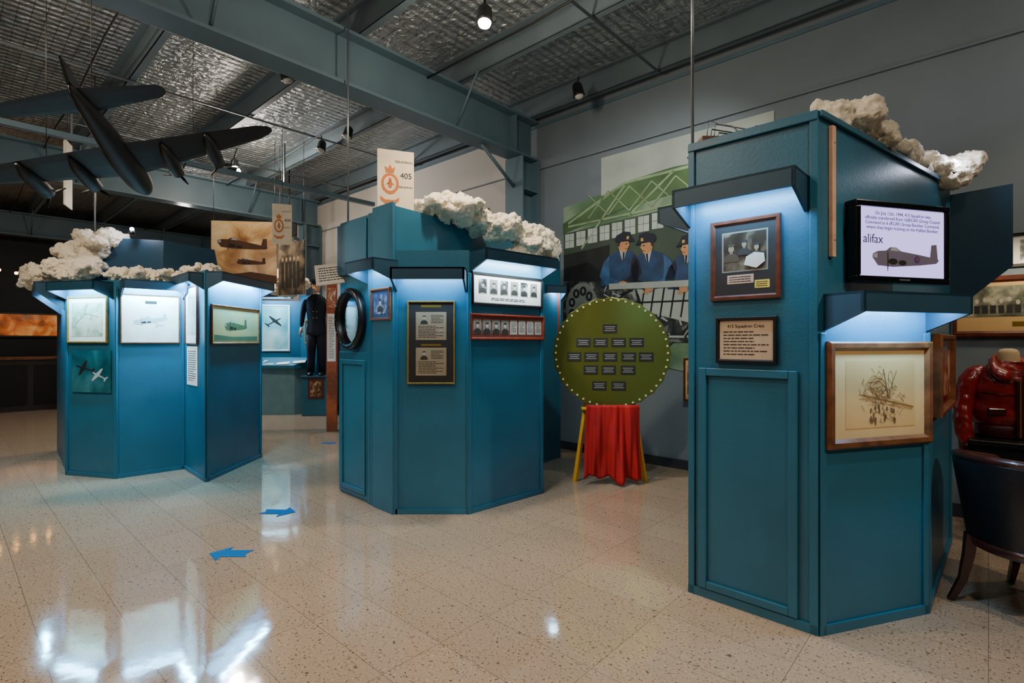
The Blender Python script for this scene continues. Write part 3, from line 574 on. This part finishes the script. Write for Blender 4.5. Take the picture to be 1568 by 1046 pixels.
def airman(tc,zc,s,lean,f):
    x=X(tc); q=lambda P:[(x+s*(f*a+lean*b),zc+s*b) for a,b in P]
    A=lambda n_,P,yy,m_: plate(mm,n_,q(P),yy,.001,m_)
    A('airman_body',[(-.30,-.47),(.26,-.47),(.28,-.3),(.24,-.15),(.17,-.06),(.06,-.01),(-.08,-.01),(-.2,-.05),(-.29,-.14),(-.33,-.3)],-.017,nv)
    A('airman_sleeve_back',[(-.2,-.06),(-.29,-.15),(-.34,-.33),(-.22,-.46),(-.0,-.50),(.0,-.43),(-.17,-.36),(-.2,-.2)],-.0185,nv3)
    A('airman_sleeve_front',[(.17,-.08),(.26,-.18),(.31,-.34),(.22,-.46),(.04,-.50),(.03,-.42),(.17,-.36),(.14,-.2)],-.0185,nv2)
    A('airman_hands',[(-.02,-.51),(.05,-.53),(.09,-.50),(.10,-.44),(.04,-.42),(-.02,-.43)],-.0195,fl)
    for k in range(4): A('airman_finger',[(.05+.018*k,-.50),(.062+.018*k,-.50),(.07+.018*k,-.545+.004*k),(.06+.018*k,-.55+.004*k)],-.02,fl)
    A('airman_neck',[(-.04,-.03),(.05,-.03),(.05,.04),(-.05,.04)],-.0185,fl)
    A('airman_head',[(-.075,.06),(-.05,.0),(.0,-.035),(.05,-.04),(.075,-.01),(.085,.03),(.105,.05),(.085,.075),(.08,.13),(.05,.17),(-.05,.17),(-.09,.12)],-.0195,fl)
    A('airman_hair',[(-.09,.12),(-.07,.05),(-.045,.05),(-.04,.09),(-.03,.15),(-.06,.17)],-.0205,pm('mural_hair','#2A1C14',.6))
    A('airman_cap',[(-.11,.11),(.10,.10),(.16,.085),(.165,.11),(.12,.15),(.10,.22),(.0,.24),(-.11,.20),(-.13,.15)],-.021,nv2)
    A('airman_cap_badge',[(.05,.13),(.085,.13),(.085,.17),(.05,.17)],-.022,pm('mural_gold','#C9A34A',.6))
    A('airman_eye',[(.035,.065),(.065,.065),(.065,.078),(.035,.078)],-.0205,nv2); A('airman_mouth',[(.04,.0),(.08,.004),(.08,.013),(.04,.01)],-.0205,pm('mural_lip','#7A4034',.6)); A('airman_ear',[(-.05,.05),(-.025,.05),(-.02,.09),(-.05,.09)],-.021,fl)
    A('collar',[(-.05,-.0),(.06,-.0),(.03,-.14),(.0,-.14)],-.0188,pm('mural_white_shirt','#A8B4C0',.6)); A('tie',[(.005,-.02),(.035,-.02),(.03,-.14),(.01,-.14)],-.0192,ink)
airman(3.12,2.42,.86,.08,1); airman(2.80,2.37,.88,-.1,-1); airman(2.34,2.30,.8,.05,-1)
plate(mm,'workbench',[(X(3.3),1.97),(X(2.1),1.93),(X(2.1),2.0),(X(3.3),2.04)],-.0225,.001,lg)
def WRM(t,z,off=.004): return Matrix.Translation(RW(-t,5.34-off,z))@Matrix.Rotation(PHI,4,'Z')
r=frame('framed_panorama',WRM(-.32,1.62),1.1,.46,.05,wood,cream,d=.03); y=r['fy']
plate(r,'panorama_photo',rect(0,.04,.94,.23),y-.001,.0008,photomat('panorama_photo',['#2B2C28','#6E7060','#B8B49C'],9)); plates(r,'brass_label',[rect(-.1,-.13,.18,.035)],y-.001,.001,brass)
plates(r,'crew_heads',[ell(-.43+.045*i,.03+.012*((i*7)%3),.012,.018,10) for i in range(20)],y-.0015,.0003,skg); plates(r,'crew_bodies',[rect(-.43+.045*i,-.02,.032,.06) for i in range(20)],y-.0013,.0003,suitg)
light('AREA','panorama_fill',RW(.32,5.1,1.98),2.5,(1,.85,.6),.6,sy=.04,target=RW(.32,5.34,1.6))  # added area light without a fixture, brightens the panorama
r=frame('framed_photograph',WRM(-.32,2.03),.45,.25,.025,black,paper); plate(r,'photo_print',rect(0,0,.3,.15),r['fy']-.001,.0008,bw)
r=frame('framed_photograph',WRM(2.28,.96,.026),.2,.45,.02,wood,cream); plate(r,'photo_print',rect(0,0,.12,.3),r['fy']-.001,.0008,sepia)
r=frame('framed_photograph',WRM(5.6,3.1,.014),.6,.35,.035,woodb,darkmat); plate(r,'photo_print',rect(0,0,.45,.2),r['fy']-.001,.0008,sepia)

# ------------------------------------------------------------------ leather jacket on form + table
leather=pm('oxblood_leather','#86161A',.27,ns=9,na=.35,bump=.3,bs=16,coat=.35)
lead=pm('oxblood_leather_dark','#3A080B',.4,ns=9,na=.3,coat=.2)
tb=root('black_display_table',RW(.3,4.93),PHI); box(tb,'top',-.4,.4,-.27,.27,.67,.705,black,bevel=.006); box(tb,'apron',-.37,.37,-.24,.24,.58,.67,black)
for a in (-.36,.36):
    for b in (-.23,.23): box(tb,'leg',a-.025,a+.025,b-.025,b+.025,0,.6,black,bevel=.004)
j=root('leather_flight_jacket',M=Matrix.Translation((3.42,3.60,0))@Matrix.Rotation(-.36,4,'Z'))
def wr(v):
    a=noise.noise(Vector((v.x*7,v.y*5,v.z*14)))*.018+noise.noise(Vector((v.x*6+4,v.y*5,v.z*28+v.x*12)))*.010; w=Vector((v.x,v.y,0))
    return v+(w.normalized()*a if w.length>.01 else Vector((0,0,0)))
tr_=[]
base=[(.735,.165,.11),(.745,.175,.118),(.785,.175,.118),(.80,.195,.13),(.83,.208,.138),(.88,.208,.135),(.93,.202,.13),(.98,.20,.13),(1.05,.202,.13),(1.10,.20,.12),(1.145,.19,.10),(1.175,.165,.085),(1.20,.125,.072),(1.225,.085,.066)]
for i in range(len(base)-1):
    for k in range(3):
        t=k/3; a=base[i]; b=base[i+1]; tr_.append((a[0]+(b[0]-a[0])*t,0,0,a[1]+(b[1]-a[1])*t,a[2]+(b[2]-a[2])*t))
tr_.append((1.225,0,0,.085,.066))
rings(j,'torso',tr_,leather,seg=72,fn=wr)
rings(j,'waistband',[(.708,0,0,.18,.122),(.715,0,0,.185,.126),(.785,0,0,.185,.126),(.79,0,0,.18,.122)],lead,seg=40)
wtex=tex('leather_crease',.05,2)
for s in (-1,1):
    pth=[Vector(p) for p in [(s*.13,0,1.160),(s*.185,0,1.130),(s*.222,-.003,1.07),(s*.245,-.008,.99),(s*.262,-.02,.91),(s*.268,-.045,.82),(s*.268,-.065,.74),(s*.262,-.08,.66)]]
    rr=[.04,.058,.062,.060,.057,.055,.052,.042]; pp=[];r2=[]
    for i in range(7):
        for k in range(6):
            t=k/6; pp.append(pth[i].lerp(pth[i+1],t)); r2.append(rr[i]*(1-t)+rr[i+1]*t)
    pp.append(pth[-1]); r2.append(.042)
    rg=tube(j,'sleeve',pp,r2,leather,seg=36)
    for tt,ss in ((ctex2,.016),(wtex,.016)):
        dm=rg.modifiers.new('w','DISPLACE'); dm.texture=tt; dm.strength=ss; dm.texture_coords='GLOBAL'
    tube(j,'cuff',[(s*.262,-.08,.67),(s*.26,-.085,.60)],[.044,.041],lead,seg=16)
    mk(j,'collar_wing',[(s*.012,-.100,1.16),(s*.055,-.160,1.085),(s*.125,-.150,1.115),(s*.150,-.105,1.165),(s*.115,-.03,1.235),(s*.06,.065,1.275),(s*.0,.085,1.28),(s*.0,.068,1.225),(s*.055,.03,1.225),(s*.062,-.05,1.215)],[(0,1,2,9),(9,2,3,4),(9,4,5,8),(8,5,6,7)],leather,smooth=True,sub=1).modifiers.new('s','SOLIDIFY').thickness=.012
    tube(j,'collar_edge',[(s*.012,-.104,1.158),(s*.055,-.164,1.083),(s*.125,-.154,1.113),(s*.152,-.107,1.165),(s*.117,-.03,1.24)],.004,lead,seg=6)
    tube(j,'shoulder_seam',[(s*.195,-.06,1.10),(s*.19,-.04,1.145),(s*.175,0,1.178)],.004,lead,seg=6)
    box(j,'pocket_flap',s*.115-.048,s*.115+.048,-.138,-.11,.865,.91,lead,bevel=.006)
    tube(j,'yoke_seam',[(s*.02,-.138,1.0),(s*.1,-.128,1.005),(s*.18,-.075,1.01)],.003,lead,seg=6)
box(j,'zip_placket',-.018,.018,-.150,-.10,.72,1.10,lead,bevel=.005); box(j,'zip',-.004,.004,-.154,-.149,.72,1.10,brass)
plate(j,'squadron_patch',ell(.108,1.045,.046,.052,24),-.152,.03,pm('patch_white','#D9D2BE',.7)); plates(j,'patch_emblem',[ell(.108,1.045,.034,.040,20)],-.154,.002,pm('patch_blue','#3C5A78',.7)); plates(j,'patch_bird',[ell(.108,1.045,.018,.013,12)],-.156,.002,pm('patch_gold','#C9A34A',.7))
rings(j,'neck_form',[(1.12,0,-.01,.06,.075),(1.2,0,-.005,.062,.066),(1.25,0,0,.060,.058),(1.285,0,0,.057,.055),(1.305,0,0,.045,.043),(1.312,0,0,.02,.02)],pm('linen_form','#D9BE94',.7),seg=24)

# ------------------------------------------------------------------ tub chair
ch=root('tub_armchair',(2.66,2.61,0),.36)
lb=pm('black_leather_chair','#141317',.33,ns=8,na=.2,bump=.12,bs=60)
lbi=pm('navy_leather_chair','#252C3C',.4,ns=8,na=.2,bump=.12,bs=60)
def arcshell(name,r0,r1,z0,zt,a0,a1,mat,n=48):
    V=[];F=[]
    for i in range(n+1):
        a=a0+(a1-a0)*i/n; zz=zt(i/n)
        for rr,z in ((r0-.05,z0),(r0,zz),(r1,zz),(r1-.06,z0)): V.append((rr*math.cos(a),rr*math.sin(a)*.95,z))
    for i in range(n):
        for k in range(4): F.append((i*4+k,(i+1)*4+k,(i+1)*4+(k+1)%4,i*4+(k+1)%4))
    F+=[(0,1,2,3),tuple(n*4+k for k in (3,2,1,0))]
    return mk(ch,name,V,F,mat,smooth=True,bevel=.008)
a0,a1=math.radians(60),math.radians(300)
zt=lambda t:.69+.08*math.sin(math.pi*t)
arcshell('back_shell_outer',.335,.37,.36,zt,a0,a1,lb); arcshell('back_shell_inner',.295,.34,.36,lambda t:zt(t)-.01,a0,a1,lbi)
pth=[(.347*math.cos(a0+(a1-a0)*i/48),.347*math.sin(a0+(a1-a0)*i/48)*.95,zt(i/48)+.012) for i in range(49)]
tube(ch,'top_rail',pth,.022,woodk,seg=10,flat=1.3)
rings(ch,'seat_cushion',[(.34,0.02,0,.26,.25),(.37,.02,0,.285,.275),(.43,.02,0,.285,.275),(.46,.02,0,.25,.24),(.465,.02,0,.1,.1)],lbi,seg=32)
rings(ch,'seat_frame',[(.31,0,0,.28,.265),(.315,0,0,.30,.285),(.36,0,0,.31,.295),(.365,0,0,.28,.27)],woodk,seg=40)
for (lx,ly) in [(.22,.21),(.22,-.21),(-.21,.20),(-.21,-.20)]:
    tube(ch,'leg',[(lx,ly,.36),(lx*1.04,ly*1.04,.25),(lx*1.12,ly*1.12,.12),(lx*1.3,ly*1.3,0)],[.034,.03,.024,.019],woodk,seg=4,smooth=False)

# ------------------------------------------------------------------ suspended bomber model
Fv=Vector((-.28,1.0,-.27)).normalized(); Rv=Vector((1.005,.34,.342)); Rv=(Rv-Fv*Rv.dot(Fv)).normalized(); Uv=Rv.cross(Fv)
MA=Matrix((( Rv.x,Fv.x,Uv.x,-3.018),(Rv.y,Fv.y,Uv.y,4.06),(Rv.z,Fv.z,Uv.z,2.77),(0,0,0,1)))
ar=root('hanging_bomber_model',M=MA)
ac=pm('model_aircraft_dark','#0D0F10',.55,ns=8,na=.3)
rings(ar,'fuselage',[(-.80,0,.03,.012,.02),(-.64,0,.03,.045,.055),(-.3,0,.01,.08,.09),(0,0,0,.10,.11),(.2,0,0,.10,.11),(.32,0,0,.09,.10),(.40,0,-.005,.07,.075),(.46,0,-.01,.03,.035)],ac,seg=20,axis='y',sub=1)
rings(ar,'cockpit_canopy',[(.08,0,.09,.02,.02),(.16,0,.11,.05,.04),(.28,0,.095,.045,.035),(.34,0,.07,.015,.015)],pm('canopy_glass','#3A4448',.1,coat=1),seg=16,axis='y')
rings(ar,'nose_turret',[(.40,0,-.0,.06,.06),(.45,0,-.0,.05,.05),(.48,0,-.0,.02,.02)],pm('canopy_glass',''),seg=16,axis='y')
def wing(name,hs,c0,c1,y0,sw,z0,dih,th):
    V=[];F=[]
    st=[-1,-.97,-.9,-.5,-.08,.08,.5,.9,.97,1]
    for s in st:
        a=abs(s); c=(c0+(c1-c0)*a)*(.3 if a==1 else (.7 if a==.97 else 1)); yl=y0-sw*a; z=z0+dih*a
        for (u,t) in ((.5,0),(.3,.5),(0,.6),(-.3,.35),(-.5,0),(-.3,-.25),(0,-.35),(.3,-.35)): V.append((s*hs,yl+c*u,z+th*t*(1-.6*a)))
    for i in range(len(st)-1):
        for k in range(8): F.append((i*8+k,(i+1)*8+k,(i+1)*8+(k+1)%8,i*8+(k+1)%8))
    F+=[tuple(range(8)),tuple((len(st)-1)*8+k for k in range(7,-1,-1))]
    mk(ar,name,V,F,ac,smooth=False)
wing('main_wing',1.115,.42,.16,.0,-.0,-.01,.07,.07); wing('tailplane',.50,.24,.12,-.62,0,.045,.0,.03)
mk(ar,'tail_fin',[(-.012,-.80,.04),(.012,-.80,.04),(.012,-.48,.04),(-.012,-.48,.04),(-.006,-.82,.22),(.006,-.82,.22),(.006,-.68,.24),(-.006,-.68,.24)],BF,ac)
for x in (-.62,-.30,.30,.62):
    z=-.01+.07*abs(x)/1.115-.015
    rings(ar,'engine_nacelle',[(-.14,x,z-.01,.01,.01),(-.02,x,z-.01,.044,.046),(.14,x,z-.005,.055,.057),(.26,x,z-.005,.052,.054),(.28,x,z-.005,.025,.025),(.32,x,z-.005,.004,.004)],ac,seg=14,axis='y')
    for k in range(3):
        a=k*2.094+x*3; tube(ar,'propeller_blade',[(x,.29,z-.005),(x+.06*math.cos(a),.29,z+.06*math.sin(a)),(x+.12*math.cos(a),.292,z+.12*math.sin(a))],[.008,.014,.006],ac,seg=6,flat=.3)
MI=MA.inverted()
for x,yy in ((-.5,0),(.5,0),(0,-.5)):
    p=MA@Vector((x,yy,.03)); q=Vector((p.x,p.y,4.5)); tube(ar,'suspension_wire',[MI@p,MI@q],.0025,wire,seg=4)

# ------------------------------------------------------------------ background
r=root('sepia_aircraft_banner',M=Matrix.Translation((-4.15,8.1,2.26))@Matrix.Rotation(.12,4,'Z'))
bd=pm('banner_dark','#5A3418',.6)
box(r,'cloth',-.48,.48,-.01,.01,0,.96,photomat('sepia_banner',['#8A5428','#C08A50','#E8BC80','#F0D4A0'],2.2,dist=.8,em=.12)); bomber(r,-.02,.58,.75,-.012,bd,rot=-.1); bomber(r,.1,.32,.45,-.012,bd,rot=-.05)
plates(r,'banner_ground',[[(-.48,0),(.48,0),(.48,.12),(.1,.18),(-.48,.1)]],-.0115,.0005,bd)
for a in (-.45,.45): tube(r,'cord',[(a,0,.96),(a,0,2.23)],.004,wire,seg=5)
r=root('dark_photo_banner',M=Matrix.Translation((-3.50,8.3,2.1))@Matrix.Rotation(-.5,4,'Z')); box(r,'cloth',-.3,.3,-.01,.01,0,.85,photomat('dark_banner',['#14110F','#4B443A','#8A7A60'],5))
plates(r,'crew_figures',[rect(-.2+.09*i,.32,.06,.4) for i in range(5)],-.012,.001,ink); plates(r,'crew_faces',[ell(-.2+.09*i,.57,.025,.035,12) for i in range(5)],-.012,.001,pm('banner_face','#9A8468',.6))
for a in (-.28,.28): tube(r,'cord',[(a,0,.85),(a,0,2.39)],.004,wire,seg=5)
fb=root('display_booth')
prism(fb,'back_panel',[(-4.95,10.0),(-4.15,10.25),(-4.15,10.3),(-4.95,10.05)],0,2.15,blue)
prism(fb,'side_panel',[(-4.15,10.25),(-3.72,9.95),(-3.70,9.98),(-4.13,10.3)],0,2.25,blue)
prism(fb,'desk_cabinet',[(-4.75,9.65),(-4.05,9.72),(-3.85,9.93),(-4.15,10.2),(-4.9,9.98)],0,.86,pm('desk_grey_blue','#5F8794',.4))
mk(fb,'sloped_desktop',[(-4.8,9.6,.86),(-4.03,9.66,.86),(-3.8,9.93,.86),(-4.95,10.0,.86),(-4.8,9.6,.92),(-4.03,9.66,.92),(-3.8,9.95,1.06),(-4.95,10.0,1.06)],BF,blue,bevel=.004)
light('AREA','booth_light',(-4.4,9.75,2.2),30,(.4,.75,1),.6,target=(-4.4,10.0,1.2),r=fb)
prism(fb,'light_valance',[(-4.95,9.6),(-4.1,9.75),(-4.1,9.78),(-4.95,9.63)],2.15,2.3,blued)
W['FB']=((-4.95,10.0),(-4.15,10.25)); W['FS']=((-4.15,10.25),(-3.72,9.95))
r=frame('framed_aircraft_print',WF('FB',.36,1.62,.002),.58,.9,.035,pm('white_frame','#C8D8DC',.4),photomat('aqua_print',['#3F8F9A','#86BFC0','#C6DAD2'],2)); topplane(r,0,.12,.34,r['fy']-.001,ink,-.9,sz=.7)
r=frame('framed_photograph',WF('FS',.3,1.55,.002),.26,.46,.025,gold,darkmat); plate(r,'photo_print',rect(0,0,.15,.3),r['fy']-.001,.0008,bw)
r=root('open_documents',(-4.35,9.75,.965))
for k in range(3): mk(r,'sheet',bv(-.3+.28*k,-.08+.28*k,-.1,.1,0,.01),BF,paper,M=Matrix.Rotation(.35,4,'X')@Matrix.Rotation(.1*k,4,'Z'))
pd=root('mannequin_pedestal',(-3.6,9.75,0),.1); box(pd,'plinth',-.25,.25,-.22,.22,0,.70,blue,bevel=.006); box(pd,'plinth_top',-.27,.27,-.24,.24,.70,.73,blued,bevel=.004); plate(pd,'plinth_photo',rect(.0,.5,.28,.36),-.23,.01,wood); plate(pd,'plinth_print',rect(0,.5,.2,.28),-.234,.005,sepia)
mn=root('uniformed_mannequin',(-3.64,9.72,.73),.15)
rings(mn,'tunic',[(.72,0,0,.20,.14),(.8,0,0,.185,.13),(.95,0,0,.16,.115),(1.05,0,0,.155,.11),(1.2,0,0,.18,.12),(1.35,0,0,.195,.12),(1.43,0,0,.18,.10),(1.48,0,0,.10,.075),(1.52,0,0,.06,.06)],navy,seg=28,sub=1)
for s in (-1,1):
    tube(mn,'trouser_leg',[(s*.085,0,.8),(s*.09,0,.5),(s*.095,.01,.25),(s*.10,0,.06)],[.095,.085,.07,.065],navy,seg=16)
    rings(mn,'shoe',[(0,s*.10,-.06,.05,.12),(.04,s*.10,-.05,.05,.11),(.07,s*.10,0,.045,.06)],black,seg=16)
    tube(mn,'sleeve',[(s*.155,0,1.42),(s*.22,0,1.3),(s*.245,-.01,1.1),(s*.25,-.07,.88)],[.05,.062,.05,.038],navy,seg=14,sub=1)
    tube(mn,'palm',[(s*.25,-.07,.89),(s*.25,-.085,.84),(s*.25,-.095,.79)],[.022,.03,.034],skin,seg=10,flat=.5)
    for k in range(4): tube(mn,'finger',[(s*.25-.02,-.12+.017*k,.80),(s*.25-.018,-.125+.017*k,.76),(s*.25-.008*s,-.115+.016*k,.72-.008*(k in(1,2)))],[.009,.008,.006],skin,seg=8)
    tube(mn,'thumb',[(s*.25,-.115,.85),(s*.245,-.14,.81),(s*.243,-.14,.78)],[.011,.009,.007],skin,seg=8)
    tube(mn,'lapel',[(s*.03,-.10,1.47),(s*.06,-.125,1.38),(s*.01,-.128,1.25)],[.012,.022,.006],pm('navy_lapel','#1D2942',.8),seg=8,flat=.4)
    for k in range(2): ball(mn,'brass_button',(s*.03,-.125,1.18-.12*k),.011,brass)
    ball(mn,'ear',(s*.078,.0,1.66),.02,skin,sc=(.5,.8,1.3)); ball(mn,'eye',(s*.03,-.085,1.675),.009,ink)
tube(mn,'neck',[(0,0,1.48),(0,-.005,1.58)],.052,skin,seg=16); tube(mn,'shirt_collar',[(0,-.0,1.49),(0,-.0,1.535)],.06,paper,seg=16); tube(mn,'tie',[(0,-.068,1.51),(0,-.11,1.42),(0,-.125,1.3)],[.012,.016,.012],ink,seg=8,flat=.5)
rings(mn,'head',[(1.54,0,-.04,.03,.04),(1.56,0,-.03,.05,.062),(1.60,0,-.015,.066,.082),(1.66,0,-.005,.076,.095),(1.72,0,0,.076,.095),(1.77,0,0,.06,.08),(1.795,0,0,.02,.03)],skin,seg=24,sub=1)
tube(mn,'nose',[(0,-.09,1.68),(0,-.112,1.645),(0,-.095,1.638)],[.007,.013,.01],skin,seg=8); tube(mn,'mouth',[(-.02,-.088,1.605),(0,-.093,1.605),(.02,-.088,1.605)],.005,pm('lip','#9A5A4C',.5),seg=6)
rings(mn,'peaked_cap',[(1.71,0,0,.08,.098),(1.75,0,0,.08,.098),(1.78,0,.0,.11,.125),(1.80,0,0,.1,.115),(1.81,0,0,.03,.04)],navy,seg=28); mk(mn,'cap_peak',[(-.07,-.07,1.715),(.07,-.07,1.715),(.05,-.135,1.69),(-.05,-.135,1.69)],[(0,1,2,3)],black).modifiers.new('s','SOLIDIFY').thickness=.006
r=root('timber_display_post',(-2.74,7.95,0),.2); box(r,'post',-.075,.075,-.05,.05,0,2.3,pm('orange_timber','#A04A22',.4,ns=15,na=.25),bevel=.005)
plate(r,'text_card',rect(-.0,1.42,.12,.72),-.055,.004,paper); lines(r,-.045,.045,1.1,1.74,26,-.056,ink); plate(r,'photo_card',rect(0,2.02,.12,.3),-.055,.004,photomat('red_poster',['#D8C8A0','#B04A2A','#E8E0D0'],12))
dkp=pm('partition_dark_grey','#33434C',.5)
r=root('reception_counter',RW(-14.2,1.1),PHI); box(r,'counter_body',-.3,.3,-1.3,1.6,0,1.0,pm('dark_counter','#2A2625',.4)); box(r,'counter_top',-.35,.36,-1.35,1.65,1.0,1.05,woodb,bevel=.008)
for k in range(4): box(r,'panel',.3,.315,-1.2+.68*k,-.62+.68*k,.12,.9,black)
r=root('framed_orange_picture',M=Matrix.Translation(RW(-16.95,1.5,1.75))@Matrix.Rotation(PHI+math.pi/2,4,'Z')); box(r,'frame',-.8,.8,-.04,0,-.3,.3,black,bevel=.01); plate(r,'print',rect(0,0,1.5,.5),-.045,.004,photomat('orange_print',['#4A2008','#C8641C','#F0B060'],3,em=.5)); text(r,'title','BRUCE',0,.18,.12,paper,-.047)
r=root('partition_panel',RW(-13.0,2.2),PHI); box(r,'board',-.05,.05,-.25,.25,0,2.4,dkp,bevel=.004); box(r,'cap',-.07,.07,-.27,.27,2.4,2.45,blued)
fl_=root('fairy_light_string',RW(-14.5,.8,2.75),PHI)
tube(fl_,'cable',[(0,-1.5+.25*i,.06*math.sin(i*1.3)) for i in range(13)],.006,wire,seg=5)
fb_=pm('fairy_bulb_emitter','#FFFFFF',.3,em='#FFB050',es=20)
for i in range(13): ball(fl_,'bulb',(0,-1.5+.25*i,.06*math.sin(i*1.3)-.03),.03,fb_,seg=8)
for yy in (-1.5,1.5): tube(fl_,'hanger',[(0,yy,0),(0,yy,1.5)],.005,wire,seg=5)
r=root('ceiling_speaker',RW(-9.2,4.2,3.35),.4); box(r,'cabinet',-.13,.13,-.1,.1,-.12,.12,black,bevel=.02); plate(r,'cone',ell(0,0,.09,.09,20),-.105,.006,blackp); tube(r,'bracket',[(0,0,.12),(0,0,1.15)],.012,black,seg=6)
def arrow(loc,rz,s):
    P=[(-.5,0),(-.12,.42),(-.12,.2),(.5,.2),(.40,0),(.5,-.2),(-.12,-.2),(-.12,-.42)]
    prism(root('floor_arrow_sticker',(loc[0],loc[1],0),rz),'sticker',[(p[0]*s,p[1]*s) for p in P],.0005,.003,pm('blue_vinyl','#00589A',.6,spec=.15))
arrow((-1.86,4.17),math.pi-.05,.27); arrow((-1.81,3.35),.0,.26); arrow((-2.45,7.0),math.pi,.2)

w=bpy.data.worlds.new('w'); bpy.context.scene.world=w; w.use_nodes=True; w.node_tree.nodes['Background'].inputs[0].default_value=(.02,.025,.03,1)
cd=bpy.data.cameras.new('camera'); cd.sensor_width=36; cd.lens=36*800/1568
c=bpy.data.objects.new('camera',cd); COL.objects.link(c); c.location=(0,0,H); c.rotation_euler=(math.pi/2,0,0); bpy.context.scene.camera=c
